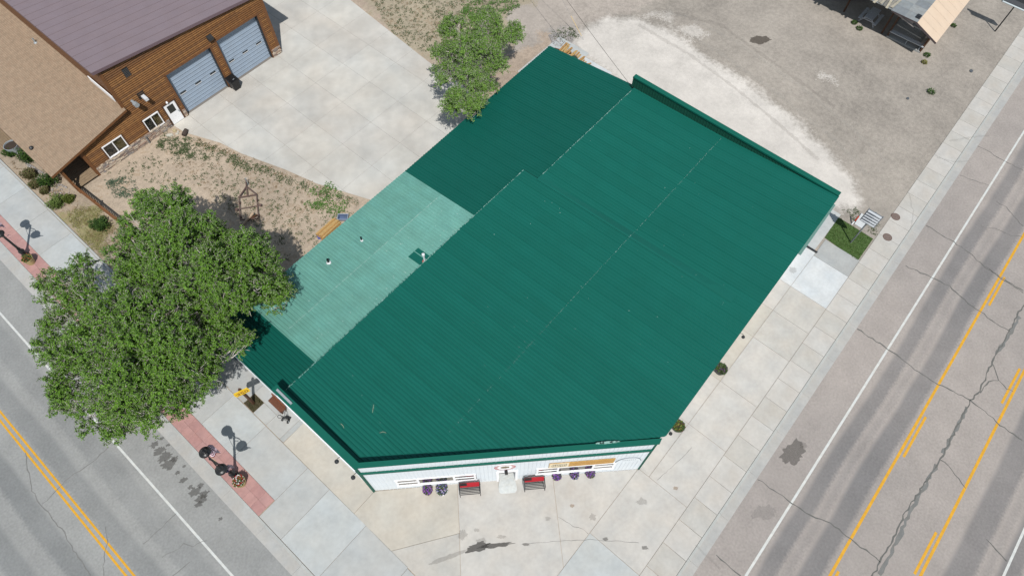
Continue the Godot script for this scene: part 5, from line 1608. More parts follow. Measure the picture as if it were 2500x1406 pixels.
	var br := [lin(112, 100, 68), lin(96, 88, 58), lin(88, 96, 52)]
	for q in [[62, 382, 0.95, dk, "bushy green shrub under the shingle eave beside the barrel"], [122, 437, 0.95, dk, "bushy green shrub at the corner of the shingle roof"], [20, 368, 0.55, dk, "low green shrub in front of the grey barrel"], [68, 424, 0.6, br, "brown-green shrub at the pavement edging under the eave"], [132, 492, 0.7, [lin(104, 124, 60), lin(88, 110, 48), lin(118, 134, 72)], "light green shrub beside the pavement edging"], [165, 480, 0.5, [lin(92, 108, 44), lin(78, 96, 36), lin(110, 116, 56)], "small shrub between the edging and the picket fence's end"], [243, 547, 0.75, dk, "dark green shrub beside the picket fence near the trees"], [82, 446, 0.45, br, "low brown shrub, the wider of two side by side"], [104, 462, 0.35, br, "low brown shrub, the narrower of two side by side"]]:
		var p := gp(q[0], q[1], 0.3)
		var o := thing("shrub", q[4], "shrub", Vector3(p.x, -0.02, p.z), 0, "shrubs in the planted strip")
		var pm := MB.new()
		for k in 9:
			var a := r.randf() * TAU
			var c: Vector3 = Vector3(cos(a), 0, sin(a)) * q[2] * r.randf_range(0.1, 0.62)
			plant(pm, c + Vector3.UP * 0.05, q[2] * 0.38, q[2] * r.randf_range(0.5, 0.9), 120, 0.13, q[3], r)
		put("foliage", pm, M.leaf, o)
		var stm := MB.new()
		for k in 6:
			var a := r.randf() * TAU
			stm.tube([Vector3.ZERO, Vector3(cos(a), 1.0, sin(a)) * q[2] * 0.6], [0.015, 0.005], 4, false)
		put("stems", stm, M.bark, o)
	# loose stones of the planted strip and the rubble behind the shop
	var st := MB.new()
	for q in [[[60, 395], [130, 440], [180, 470], [150, 490], [80, 450], 420], [[1340, 85], [1395, 75], [1405, 95], [1385, 118], [1352, 112], 380]]:
		var pg := px_poly(q.slice(0, 5))
		for k in q[5]:
			var w := pg[0] * r.randf() + pg[1] * r.randf() + pg[2] * r.randf()
			var a := r.randf(); var b := r.randf()
			var i := r.randi() % 3
			w = pg[0].lerp(pg[i + 1], a).lerp(pg[0].lerp(pg[i + 2], a), b)
			var s := r.randf_range(0.03, 0.09) * (2.2 if r.randf() < 0.05 else 1.0)
			var gy := r.randf_range(0.6, 1.15)
			st.col = lin(176, 172, 170) * gy
			st.box(Vector3(w.x, s * 0.15, w.y), Vector3(s, s * 0.7, s * 0.8), Basis.from_euler(Vector3(r.randf(), r.randf() * 6.0, r.randf())))
	tag(put("loose_stones", st, M.vc), "loose grey stones in the planted strip and behind the shop", "stones", "", "stuff")

# ------------------------------------------------------------------ street furniture and loose things
func flower_heads(mb: MB, c: Vector3, rad: float, n: int, cols: Array, r: RandomNumberGenerator) -> void:
	for k in n:
		var a := r.randf() * TAU
		var q := c + Vector3(cos(a), 0, sin(a)) * rad * sqrt(r.randf()) + Vector3.UP * r.randf_range(0.02, 0.14)
		var s := r.randf_range(0.022, 0.04)
		mb.col = cols[r.randi() % cols.size()]
		for i in 5:
			var a0 := TAU * i / 5 + a
			var a1 := a0 + 1.0
			mb.tri(q, q + Vector3(cos(a0), 0.25, sin(a0)) * s, q + Vector3(cos(a1), 0.25, sin(a1)) * s)

func flower_pot(label: String, at: Vector3, rad: float, h: float, pot: Material, petals: Array, n: int, sd: int, group: String, called := "flower_pot") -> void:
	var r := RandomNumberGenerator.new()
	r.seed = sd
	var t := thing(called, label, "flower pot", Vector3(at.x, 0, at.z), r.randf() * 6.0, group)
	put("pot", MB.new().lathe([Vector2(rad * 0.7, 0.0), Vector2(rad * 0.95, h * 0.9), Vector2(rad, h * 0.92), Vector2(rad, h), Vector2(rad * 0.86, h), Vector2(rad * 0.84, h * 0.86)], Vector3.ZERO, 24), pot, t)
	put("soil", MB.new().lathe([Vector2(rad * 0.85, h * 0.87), Vector2(0.0, h * 0.9)], Vector3.ZERO, 18), M.soil, t)
	var gm := MB.new()
	plant(gm, Vector3(0, h * 0.9, 0), rad * 0.9, 0.16, 300, 0.085, [lin(80, 106, 48), lin(96, 120, 60), lin(66, 90, 40)], r)
	put("leaves", gm, M.leaf, t)
	var fm := MB.new()
	flower_heads(fm, Vector3(0, h * 0.97, 0), rad * 1.0, int(n * 0.8), petals, r)
	put("flowers", fm, M.vc, t).set_meta("kind", "stuff")

func bench(label: String, s: float) -> void:
	var A := Vector3(1.2, 0, -11.45)
	var B := Vector3(12.52, 0, -0.26)
	var u := (B - A).normalized()
	var out := u.cross(Vector3.UP).normalized()
	var t := thing("bench", label, "bench", A + u * s + out * 0.12, atan2(out.x, out.z), "benches at the shop front")
	# local: x along the wall, z away from it
	for k in 6:
		put("seat_slat", MB.new().box(Vector3(0, 0.42 - 0.012 * absf(k - 2.5), 0.20 + k * 0.085), Vector3(1.14, 0.022, 0.045)), M.iron, t)
	put("backrest", MB.new().box(Vector3(0, 0.67, 0.13), Vector3(1.14, 0.42, 0.03), Basis(Vector3(1, 0, 0), -0.42)), M.red, t)
	put("backrest_panel", MB.new().box(Vector3(-0.36, 0.74, 0.117), Vector3(0.40, 0.24, 0.025), Basis(Vector3(1, 0, 0), -0.42)), M.iron, t)
	put("top_rail", MB.new().tube([Vector3(-0.60, 0.90, 0.05), Vector3(0, 0.93, 0.045), Vector3(0.60, 0.90, 0.05)], [0.022, 0.022, 0.022], 8), M.iron, t)
	for x in [-0.6, 0.6]:
		put("leg", MB.new().tube([Vector3(x, 0.0, 0.02), Vector3(x, 0.42, 0.14), Vector3(x, 0.92, 0.05)], [0.022, 0.022, 0.022], 8), M.iron, t)
		put("leg", MB.new().tube([Vector3(x, 0.0, 0.68), Vector3(x, 0.42, 0.64), Vector3(x, 0.62, 0.62)], [0.022, 0.022, 0.022], 8), M.iron, t)
		put("armrest", MB.new().box(Vector3(x, 0.63, 0.36), Vector3(0.055, 0.025, 0.58)), M.iron, t)
		put("side_bar", MB.new().box(Vector3(x, 0.41, 0.40), Vector3(0.03, 0.03, 0.52)), M.iron, t)

func flag(parent: Node, a: Vector3, b: Vector3, fly: float) -> void:   # cloth flies towards +X from the outer half of the stick a-b
	var stick := put("flag_stick", MB.new().tube([a - (b - a) * 0.9, b], [0.012, 0.012], 6), mt(pc(226, 196, 150), 0.6), parent)
	var cols := [mt(Color(0.42, 0.10, 0.16), 0.7), mt(Color(0.80, 0.76, 0.80), 0.7)]
	var f := func(t: float, v: float) -> Vector3: return b.lerp(a, t) + Vector3(fly * v, -0.30 * v * v + 0.04 * sin(v * 9.0 + t * 2.0), 0.06 * sin(v * 7.0))
	for i in 13:
		var mb := MB.new()
		for k in 8:
			var v0 := k / 8.0
			var v1 := (k + 1) / 8.0
			if i < 7 and v1 <= 0.38: continue
			mb.quad(f.call(i / 13.0, v0), f.call((i + 1) / 13.0, v0), f.call((i + 1) / 13.0, v1), f.call(i / 13.0, v1))
		put("stripe", mb, cols[i % 2], stick)
	var cm := MB.new()
	for k in 3:
		cm.quad(f.call(0.0, k / 8.0), f.call(0.54, k / 8.0), f.call(0.54, (k + 1) / 8.0), f.call(0.0, (k + 1) / 8.0))
	put("canton", cm, mt(Color(0.10, 0.13, 0.32), 0.7), stick)

func street_lamp(label: String, at: Vector3) -> void:
	var t := thing("street_lamp", label, "street lamp", at, 0, "street lamps in the paver strip")
	put("base", MB.new().lathe([Vector2(0.24, 0), Vector2(0.24, 0.08), Vector2(0.19, 0.14), Vector2(0.18, 0.5), Vector2(0.21, 0.55), Vector2(0.13, 0.72), Vector2(0.11, 0.9)], Vector3.ZERO, 16), M.iron, t)
	put("pole", MB.new().lathe([Vector2(0.085, 0.8), Vector2(0.075, 2.4), Vector2(0.09, 2.42), Vector2(0.09, 2.5), Vector2(0.06, 2.54), Vector2(0.055, 3.75), Vector2(0.075, 3.8), Vector2(0.03, 3.95), Vector2(0.0, 4.0)], Vector3.ZERO, 12), M.iron, t)
	for s in [-1.0, 1.0]:
		var arm := put("arm", MB.new().tube([Vector3(0, 3.45, 0), Vector3(0, 3.72, 0.25 * s), Vector3(0, 3.9, 0.52 * s), Vector3(0, 3.88, 0.72 * s), Vector3(0, 3.78, 0.73 * s)], [0.03, 0.03, 0.028, 0.026, 0.026], 8), M.iron, t)
		put("scroll", MB.new().tube([Vector3(0, 3.2, 0.05 * s), Vector3(0, 3.38, 0.2 * s), Vector3(0, 3.5, 0.38 * s), Vector3(0, 3.7, 0.4 * s)], [0.016, 0.016, 0.016, 0.016], 6), M.iron, arm)
		var hd := put("lamp_head", MB.new().lathe([Vector2(0.34, 3.40), Vector2(0.33, 3.43), Vector2(0.28, 3.50), Vector2(0.19, 3.56), Vector2(0.17, 3.66), Vector2(0.12, 3.74), Vector2(0.06, 3.80), Vector2(0.04, 3.90), Vector2(0.0, 3.93)], Vector3(0, 0, 0.73 * s), 24), M.iron, t)
		put("globe", MB.new().lathe([Vector2(0.0, 3.22), Vector2(0.13, 3.28), Vector2(0.18, 3.40)], Vector3(0, 0, 0.73 * s), 16), mt(Color(0.85, 0.86, 0.84), 0.3), hd)
		flag(t, Vector3(0.02, 2.80, 0.50 * s), Vector3(0.04, 3.25, 1.02 * s), 0.46)

func make_furniture() -> void:
	var A := Vector3(1.2, 0, -11.45)
	var u := (Vector3(12.52, 0, -0.26) - A).normalized()
	var purple := [lin(150, 90, 190), lin(120, 70, 170), lin(180, 110, 200), lin(110, 80, 180)]
	var mixed := [lin(120, 110, 190), lin(210, 205, 225), lin(140, 90, 180), lin(90, 80, 150)]
	street_lamp("black double-headed street lamp with small flags opposite the shop's side wall", Vector3(-3.6, 0, -18.42))
	street_lamp("black double-headed street lamp with small flags opposite the log house porch", Vector3(-3.6, 0, -42.15))
	var bowl := mt(pc(196, 178, 128), 0.5)
	flower_pot("bowl of red and white flowers at the foot of the lamp near the shop", Vector3(-3.62, 0, -17.72), 0.36, 0.55, bowl, [lin(190, 30, 40), lin(235, 235, 230), lin(190, 30, 40)], 150, 21, "flower bowls at the lamps", "flower_bowl")
	flower_pot("brassy flower bowl at the foot of the lamp near the log house", Vector3(-3.66, 0, -41.3), 0.36, 0.55, bowl, [lin(200, 120, 40), lin(180, 40, 40)], 40, 22, "flower bowls at the lamps", "flower_bowl")
	bench("black metal bench with red back left of the shop's corner door", 5.72)
	bench("black metal bench with red back right of the shop's corner door", 9.55)
	var maroon := mt(pc(120, 60, 66), 0.6)
	var woodp := mt(pc(150, 110, 84), 0.7, T.wood, 0.5)
	var grp := "flower pots at the shop front"
	flower_pot("maroon pot of purple flowers below the left shop window", Vector3(3.28, 0, -8.95), 0.29, 0.42, maroon, purple, 150, 1, grp)
	flower_pot("large white pot of blue and white flowers below the left shop window", Vector3(3.84, 0, -8.32), 0.35, 0.42, M.paint_white, mixed, 150, 2, grp)
	flower_pot("brown pot of purple flowers next to the right-hand bench", Vector3(8.88, 0, -3.68), 0.27, 0.42, woodp, purple, 170, 3, grp)
	flower_pot("white pot of purple flowers, middle one below the right shop window", Vector3(9.62, 0, -2.92), 0.27, 0.42, M.paint_white, mixed + purple, 170, 4, grp)
	flower_pot("brown pot of purple flowers below the right end of the right shop window", Vector3(10.30, 0, -2.25), 0.27, 0.42, woodp, purple, 190, 5, grp)
	var dark := mt(pc(72, 70, 74), 0.6)
	flower_pot("dark tub of purple flowers midway along the wide street wall", Vector3(21.2, 0, 0.12), 0.42, 0.42, dark, [lin(110, 70, 120), lin(90, 60, 100)], 50, 6, "planter tubs along the street wall", "planter_tub")
	flower_pot("dark tub of yellow-green plants along the street wall nearer the shop's corner", Vector3(16.2, 0, 0.12), 0.42, 0.42, dark, [lin(150, 150, 60), lin(130, 60, 40)], 60, 7, "planter tubs along the street wall", "planter_tub")
	# yellow sign on a wooden post
	var t := thing("yellow_sign", "yellow arrow-cut sign reading 350 on a dark wooden post", "sign", Vector3(-0.02, -0.03, -21.15))
	put("post", MB.new().box(Vector3(0, 1.3, 0), Vector3(0.14, 2.6, 0.14), Basis(Vector3.UP, 0.6)), M.brown_dark, t)
	var p0 := gp(565, 966, 2.35) - t.position
	var p1 := gp(597, 951, 2.35) - t.position
	var su := p1 - p0
	su.y = 0
	var sl := su.length()
	su = su.normalized()
	var so := su.cross(Vector3.UP).normalized()
	var sc := Vector3(0, 2.28, 0) + so * 0.11
	var sbz := Basis(su, Vector3.UP, so)
	var yb := MB.new()
	var outl := [Vector2(-0.5, 0.0), Vector2(-0.44, -0.29), Vector2(0.46, -0.29), Vector2(0.5, 0.0), Vector2(0.46, 0.29), Vector2(-0.44, 0.29)]
	var sw := 0.92
	for i in 6:
		var a: Vector2 = outl[i]
		var b: Vector2 = outl[(i + 1) % 6]
		var qa := sc + su * a.x * sw + Vector3.UP * a.y
		var qb := sc + su * b.x * sw + Vector3.UP * b.y
		yb.tri(sc + so * 0.015, qa + so * 0.015, qb + so * 0.015)
		yb.tri(sc - so * 0.015, qb - so * 0.015, qa - so * 0.015)
		yb.quad(qa - so * 0.015, qb - so * 0.015, qb + so * 0.015, qa + so * 0.015)
	var board := put("board", yb, mt(pc(248, 206, 20, 0.7), 0.5), t)
	var tm := TextMesh.new()
	tm.text = "350"
	tm.font_size = 40
	tm.pixel_size = 0.0105
	tm.depth = 0.008
	var num := put("number", tm, mt(pc(150, 78, 20, 0.5), 0.6), board)
	num.transform = Transform3D(sbz, sc + so * 0.018 + su * 0.02 - Vector3.UP * 0.05)
	put("arrow_mark", MB.new().box(sc + so * 0.018 - su * 0.36, Vector3(0.05, 0.08, 0.008), sbz), mt(pc(196, 112, 24, 0.6), 0.6), board)
	put("caption", MB.new().box(sc + so * 0.018 + su * 0.02 + Vector3.UP * 0.16, Vector3(0.42, 0.025, 0.008), sbz), mt(pc(196, 112, 24, 0.6), 0.6), board)
	# wooden bench of thick planks against the side wall
	t = thing("plank_bench", "reddish brown plank bench against the shop's side wall", "bench", Vector3(0.86, 0, -19.75))
	put("seat", MB.new().box(Vector3(0, 0.44, 0.0), Vector3(0.38, 0.07, 1.25)), mt(pc(128, 78, 52), 0.6, T.wood, 0.7), t)
	put("backrest", MB.new().box(Vector3(0.24, 0.72, 0.0), Vector3(0.06, 0.34, 1.25), Basis(Vector3(0, 0, 1), -0.12)), mt(pc(158, 88, 54), 0.6, T.wood, 0.7), t)
	for z in [-0.5, 0.5]:
		put("leg", MB.new().box(Vector3(-0.12, 0.2, z), Vector3(0.08, 0.41, 0.08)), M.brown_dark, t)
		put("leg", MB.new().box(Vector3(0.16, 0.2, z), Vector3(0.08, 0.41, 0.08)), M.brown_dark, t)
	# hand truck
	t = thing("hand_truck", "two-wheeled black tube hand truck beside the plank bench", "hand truck", Vector3(0.62, 0, -18.72), 0.3)
	for s in [-1.0, 1.0]:
		var w := put("wheel", MB.new().tube([Vector3(-0.05, 0.13, 0.2 * s - 0.03), Vector3(-0.05, 0.13, 0.2 * s + 0.03)], [0.13, 0.13], 16), M.rubber, t)
		put("hub", MB.new().tube([Vector3(-0.05, 0.13, 0.2 * s - 0.035), Vector3(-0.05, 0.13, 0.2 * s + 0.035)], [0.06, 0.06], 12), M.galv, w)
		put("side_tube", MB.new().tube([Vector3(0.06, 0.04, 0.14 * s), Vector3(0.0, 0.7, 0.14 * s), Vector3(-0.08, 1.1, 0.14 * s), Vector3(-0.2, 1.18, 0.12 * s)], [0.016, 0.016, 0.016, 0.016], 8), M.iron, t)
	put("axle", MB.new().tube([Vector3(-0.05, 0.13, -0.2), Vector3(-0.05, 0.13, 0.2)], [0.012, 0.012], 6), M.iron, t)
	for h in [0.35, 0.65, 0.95]: put("cross_tube", MB.new().tube([Vector3(0.03 - 0.06 * h, h, -0.14), Vector3(0.03 - 0.06 * h, h, 0.14)], [0.013, 0.013], 6), M.iron, t)
	put("handle", MB.new().tube([Vector3(-0.2, 1.18, -0.12), Vector3(-0.26, 1.2, 0.0), Vector3(-0.2, 1.18, 0.12)], [0.016, 0.016, 0.016], 8), M.iron, t)
	put("toe_plate", MB.new().box(Vector3(0.17, 0.03, 0), Vector3(0.24, 0.012, 0.38)), M.dark_metal, t)
	# wheeled bin at the garage
	t = thing("wheeled_bin", "black plastic wheeled bin standing between the garage doors", "bin", Vector3(16.45, 0, -44.05))
	var bb := MB.new()
	var lo := [Vector3(-0.27, 0.06, -0.28), Vector3(0.27, 0.06, -0.28), Vector3(0.27, 0.06, 0.28), Vector3(-0.27, 0.06, 0.28)]
	var hi := [Vector3(-0.36, 1.0, -0.38), Vector3(0.36, 1.0, -0.38), Vector3(0.36, 1.0, 0.40), Vector3(-0.36, 1.0, 0.40)]
	for i in 4:
		var j := (i + 1) % 4
		bb.quad(lo[j], lo[i], hi[i], hi[j])
	put("body", bb, M.black, t)
	var lid := put("lid", MB.new().box(Vector3(0, 1.04, -0.02), Vector3(0.76, 0.06, 0.84), Basis(Vector3(1, 0, 0), 0.06)).box(Vector3(0, 1.08, 0.1), Vector3(0.5, 0.05, 0.5), Basis(Vector3(1, 0, 0), 0.06)), M.black, t)
	put("label_plate", MB.new().box(Vector3(0.02, 1.108, 0.22), Vector3(0.14, 0.01, 0.06)), M.galv, lid)
	put("handle", MB.new().tube([Vector3(-0.26, 0.96, -0.46), Vector3(0.26, 0.96, -0.46)], [0.02, 0.02], 8), M.black, t)
	for s in [-1.0, 1.0]: put("wheel", MB.new().tube([Vector3(0.27 * s - 0.03, 0.13, -0.34), Vector3(0.27 * s + 0.03, 0.13, -0.34)], [0.13, 0.13], 14), M.rubber, t)
	# rusty trailer frame in the yard
	t = thing("trailer_frame", "rusty bare trailer frame with pointed hitch lying in the yard", "trailer")
	var F := func(x: float, y: float) -> Vector3: return gp(x, y, 0.25)
	var bars := [[F.call(582, 482), F.call(625, 475)], [F.call(582, 482), F.call(586, 537)], [F.call(625, 475), F.call(630, 533)], [F.call(586, 537), F.call(630, 533)], [F.call(582, 482), F.call(600, 456)], [F.call(625, 475), F.call(601, 456)], [F.call(600, 452), F.call(603, 479)]]
	for b in bars:
		var d: Vector3 = b[1] - b[0]
		put("frame_bar", MB.new().box((b[0] + b[1]) * 0.5, Vector3(d.length() + 0.04, 0.10, 0.055), Basis(Vector3.UP, -atan2(d.z, d.x))), M.rust, t)
	put("axle", MB.new().tube([F.call(577, 511), F.call(634, 501)], [0.035, 0.035], 8), M.rust, t)
	for q in [[576, 511], [634, 500.5]]:
		var c := gp(q[0], q[1], 0.25)
		put("hub", MB.new().lathe([Vector2(0.10, -0.06), Vector2(0.12, 0.0), Vector2(0.10, 0.06), Vector2(0.0, 0.08)], c, 10), M.rust, t)
	var hb := gp(600, 452, 0.25)
	var ht := gp(599, 438, 0.25)
	put("hitch", MB.new().tube([hb, ht], [0.05, 0.04], 8), M.rust, t)
	var jk := put("jack", MB.new().tube([hb.lerp(ht, 0.35) + Vector3(0.1, -0.25, 0.06), hb.lerp(ht, 0.35) + Vector3(0.1, 0.55, 0.06)], [0.035, 0.035], 8), M.galv, t)
	put("jack_handle", MB.new().tube([hb.lerp(ht, 0.35) + Vector3(0.1, 0.5, 0.06), hb.lerp(ht, 0.35) + Vector3(0.25, 0.5, 0.16)], [0.015, 0.015], 6), M.galv, jk)
	for q in [0.18, 0.82]:
		put("support", MB.new().box(F.call(582, 482).lerp(F.call(586, 537), q) + Vector3(0, -0.16, 0), Vector3(0.1, 0.24, 0.1)), M.rust, t)
		put("support", MB.new().box(F.call(625, 475).lerp(F.call(630, 533), q) + Vector3(0, -0.16, 0), Vector3(0.1, 0.24, 0.1)), M.rust, t)
	t = thing("split_log", "split pale log leaning across the trailer frame's corner", "log")
	put("wood", MB.new().tube([gp(591, 549, 0.16), gp(604, 534, 0.3), gp(617, 520, 0.42)], [0.09, 0.11, 0.10], 7), mt(pc(214, 186, 158), 0.85, T.wood, 0.6), t)
	put("bark", MB.new().box((gp(596, 549, 0.10) + gp(619, 523, 0.34)) * 0.5, Vector3(1.35, 0.05, 0.12), Basis(Vector3.UP, -0.25) * Basis(Vector3(0, 0, 1), 0.15)), M.brown_dark, t)
	# lumber beside the faded roof, with the blue tub
	t = thing("lumber_stack", "stack of new yellow boards beside the faded green roof", "lumber")
	var l0 := gp(773, 568, 0.35)
	var l1 := gp(813, 532, 0.35)
	var ld := (l1 - l0)
	ld.y = 0
	var lb := Basis(Vector3.UP, -atan2(ld.z, ld.x))
	var across := Vector3(-ld.z, 0, ld.x).normalized() * 0.9
	var r := RandomNumberGenerator.new()
	r.seed = 8
	for lay in 3:
		for k in 6:
			var c := (l0 + l1) * 0.5 + across * (0.05 + k * 0.125) + ld.normalized() * r.randf_range(-0.12, 0.12)
			c.y = 0.10 + lay * 0.10 + (r.randf_range(0.0, 0.02) if lay == 2 else 0.0)
			put("board", MB.new().box(c, Vector3(ld.length() + 0.1, 0.088, 0.115), lb * Basis(Vector3.UP, r.randf_range(-0.012, 0.012))), M.timber if (lay + k) % 3 else M.timber2, t)
	for q in [-0.7, 0.7]: put("bearer", MB.new().box((l0 + l1) * 0.5 + across * 0.36 + ld.normalized() * q + Vector3(0, -0.34, 0), Vector3(0.09, 0.10, 0.8), lb), M.brown_dark, t)
	t = thing("blue_tub", "worn blue plastic tub at the end of the lumber stack", "tub", gp(838, 534, 0.0), 0.7)
	var tub := MB.new()
	var tb := [Vector3(-0.2, 0.0, -0.3), Vector3(0.2, 0.0, -0.3), Vector3(0.2, 0.0, 0.3), Vector3(-0.2, 0.0, 0.3)]
	var tt := [Vector3(-0.24, 0.26, -0.36), Vector3(0.24, 0.26, -0.36), Vector3(0.24, 0.26, 0.36), Vector3(-0.24, 0.26, 0.36)]
	for i in 4: tub.quad(tb[(i + 1) % 4], tb[i], tt[i], tt[(i + 1) % 4])
	tub.quad(tb[0], tb[3], tb[2], tb[1])
	put("body", tub, mt(pc(98, 116, 150), 0.6), t)
	put("rim", MB.new().box(Vector3(0, 0.26, -0.37), Vector3(0.52, 0.025, 0.035)).box(Vector3(0, 0.26, 0.37), Vector3(0.52, 0.025, 0.035)).box(Vector3(-0.25, 0.26, 0), Vector3(0.035, 0.025, 0.70)).box(Vector3(0.25, 0.26, 0), Vector3(0.035, 0.025, 0.70)), mt(pc(178, 188, 204), 0.6), t)
	t = thing("blue_block", "small blue plastic block at the foot of the lumber stack", "block", gp(781, 580, 0.0), 0.5)
	put("body", MB.new().prism(PackedVector2Array([Vector2(-0.16, -0.1), Vector2(0.0, -0.16), Vector2(0.17, -0.08), Vector2(0.14, 0.12), Vector2(-0.12, 0.14)]), 0.0, 0.22), mt(pc(86, 104, 190), 0.5), t)
	# boards lying behind the shop
	t = thing("board_pile", "loose pile of new boards behind the low green roof", "lumber")
	for k in 11:
		var a := gp(1352 + k * 4.2, 138 + k * 2.4, 0.2 + 0.04 * (k % 3))
		var b := gp(1384 + k * 4.0 + r.randf_range(-9, 9), 108 + k * 2.8 + r.randf_range(-6, 6), 0.2 + 0.04 * (k % 3))
		var d := b - a
		put("board", MB.new().box((a + b) * 0.5, Vector3(d.length(), 0.05, 0.15), Basis(Vector3.UP, -atan2(d.z, d.x))), M.timber if k % 2 else M.timber2, t)
	put("bearer", MB.new().box(gp(1376, 125, 0.08), Vector3(0.1, 0.13, 1.7), Basis(Vector3.UP, 0.3)), M.brown_dark, t)
	t = thing("scrap_boards", "few short board offcuts behind the low green roof", "lumber")
	for k in 5:
		var a := gp(1410 + k * 4, 150 + k * 2, 0.06 + 0.03 * k)
		var b := gp(1424 + k * 3 + r.randf_range(-3, 8), 138 + k * 4, 0.06 + 0.03 * k)
		var d := b - a
		put("board", MB.new().box((a + b) * 0.5, Vector3(d.length(), 0.03, 0.12), Basis(Vector3.UP, -atan2(d.z, d.x))), M.timber if k % 2 else M.timber2, t)
	t = thing("green_bin", "dark green rounded bin against the back of the low roof", "bin", Vector3(37.1, 0, -24.45))
	put("body", MB.new().lathe([Vector2(0.28, 0), Vector2(0.33, 0.7)], Vector3.ZERO, 18), mt(pc(40, 62, 44), 0.5), t)
	put("lid", MB.new().lathe([Vector2(0.35, 0.7), Vector2(0.34, 0.76), Vector2(0.22, 0.9), Vector2(0.0, 0.95)], Vector3.ZERO, 18), mt(pc(46, 70, 48), 0.5), t)
	# pole sign on the grass
	t = thing("pole_sign", "grey pole sign with five stacked white planks beside the grass patch", "sign", Vector3(36.08, -0.01, 2.04))
	put("pole", MB.new().tube([Vector3(0, 0, 0), Vector3(0, 3.75, 0)], [0.055, 0.05], 10), M.grey_metal, t)
	for k in 5:
		var pl := put("plank", MB.new().tube([Vector3(-0.09, 2.62 + k * 0.25, -0.46), Vector3(-0.09, 2.62 + k * 0.25, 0.50)], [0.10, 0.10], 8), mt(pc(206, 211, 216), 0.5), t)
		put("lettering", MB.new().box(Vector3(-0.19, 2.62 + k * 0.25, -0.12), Vector3(0.006, 0.06, 0.5)), mt(Color(0.45, 0.47, 0.5), 0.6), pl)
	put("back_panel", MB.new().box(Vector3(-0.03, 3.12, 0.02), Vector3(0.02, 1.25, 1.06)), M.grey_metal, t)
	for z in [-0.50, 0.54]: put("side_frame", MB.new().box(Vector3(-0.02, 3.12, z), Vector3(0.10, 1.3, 0.05)), M.grey_metal, t)
	# utility marker and concrete lid
	t = thing("marker_post", "orange and white leaning utility marker at the grass edge", "marker", gp(2081, 547, 0.0))
	var mv := gp(2098, 528, 0.75) - t.position
	put("lower_tube", MB.new().tube([Vector3(0, -0.02, 0), mv * 0.4], [0.05, 0.05], 10), M.paint_white, t)
	put("band", MB.new().tube([mv * 0.4, mv * 0.46], [0.052, 0.052], 10), M.black, t)
	put("upper_tube", MB.new().tube([mv * 0.46, mv], [0.055, 0.055], 10), mt(pc(206, 72, 44), 0.5), t)
	t = thing("utility_lid", "pale concrete utility lid in the gravel beside the pole sign", "utility lid")
	put("lid", MB.new().prism(PackedVector2Array([g2(2104, 521), g2(2120, 532), g2(2108, 560), g2(2087, 547)]), -0.08, 0.05), M.slab_white, t)
	# second roadside sign, at the open shed
	t = thing("roadside_sign", "grey panel sign with two light bars on a thin pole by the shed", "sign", Vector3(65.5, -0.02, 1.52))
	put("pole", MB.new().tube([Vector3.ZERO, Vector3(0, 3.5, 0)], [0.06, 0.05], 8), M.dark_metal, t)
	put("panel", MB.new().box(Vector3(-0.06, 3.1, 0.1), Vector3(0.08, 1.0, 2.5)), mt(Color(0.33, 0.34, 0.36), 0.6), t)
	for h in [2.72, 3.62]: put("light_bar", MB.new().tube([Vector3(-0.22, h, -1.05), Vector3(-0.22, h, 1.3)], [0.07, 0.07], 8), mt(pc(214, 226, 230), 0.35), t)
	# overhead cable and guy wire
	t = thing("overhead_cable", "black overhead cable slanting down to the shop's back roof corner", "cable")
	var cp: Array = []
	var cr: Array = []
	for k in 15:
		var f := k / 14.0
		var a := Vector3(33.75, 4.72, -16.75).lerp(Vector3(43.5, 8.2, -41.0), f)
		a.y -= 1.0 * sin(f * PI) * 0.6
		cp.append(a)
		cr.append(0.014)
	put("wire", MB.new().tube(cp, cr, 5, false), M.black, t)
	put("mast", MB.new().tube([Vector3(33.75, 4.3, -16.75), Vector3(33.75, 4.85, -16.75)], [0.035, 0.035], 8), M.iron, t)
	t = thing("guy_wire", "thin guy wire with yellow guard anchored in the gravel", "wire")
	var ga := gp(1425, 97, 0.0)
	var gb := gp(1392, 35, 1.7)
	var gd := gb - ga
	put("wire", MB.new().tube([ga, ga + gd * 3.2], [0.008, 0.008], 5, false), M.grey_metal, t)
	put("guard", MB.new().tube([ga + gd * 0.15, ga + gd * 0.95], [0.022, 0.022], 6), mt(pc(232, 200, 130), 0.6), t)
	# barrel planter, stump and pale stones at the log house
	t = thing("barrel_planter", "round grey metal tub of soil beside the shingle eave", "planter", Vector3(0.95, -0.02, -51.7))
	put("tub", MB.new().lathe([Vector2(0.48, 0), Vector2(0.52, 0.6), Vector2(0.54, 0.62), Vector2(0.50, 0.62), Vector2(0.48, 0.5)], Vector3.ZERO, 24), M.galv, t)
	put("soil", MB.new().lathe([Vector2(0.49, 0.52), Vector2(0.0, 0.55)], Vector3.ZERO, 18), M.soil, t)
	t = thing("stump", "dark weathered stump at the corner of the driveway and yard", "stump", gp(452, 327, 0.0), 0.6)
	put("wood", MB.new().tube([Vector3(-0.28, 0.16, 0), Vector3(0.0, 0.18, 0.02), Vector3(0.3, 0.16, 0)], [0.17, 0.19, 0.16], 9), mt(pc(92, 78, 70), 0.9, T.wood, 0.4), t)
	var si := 0
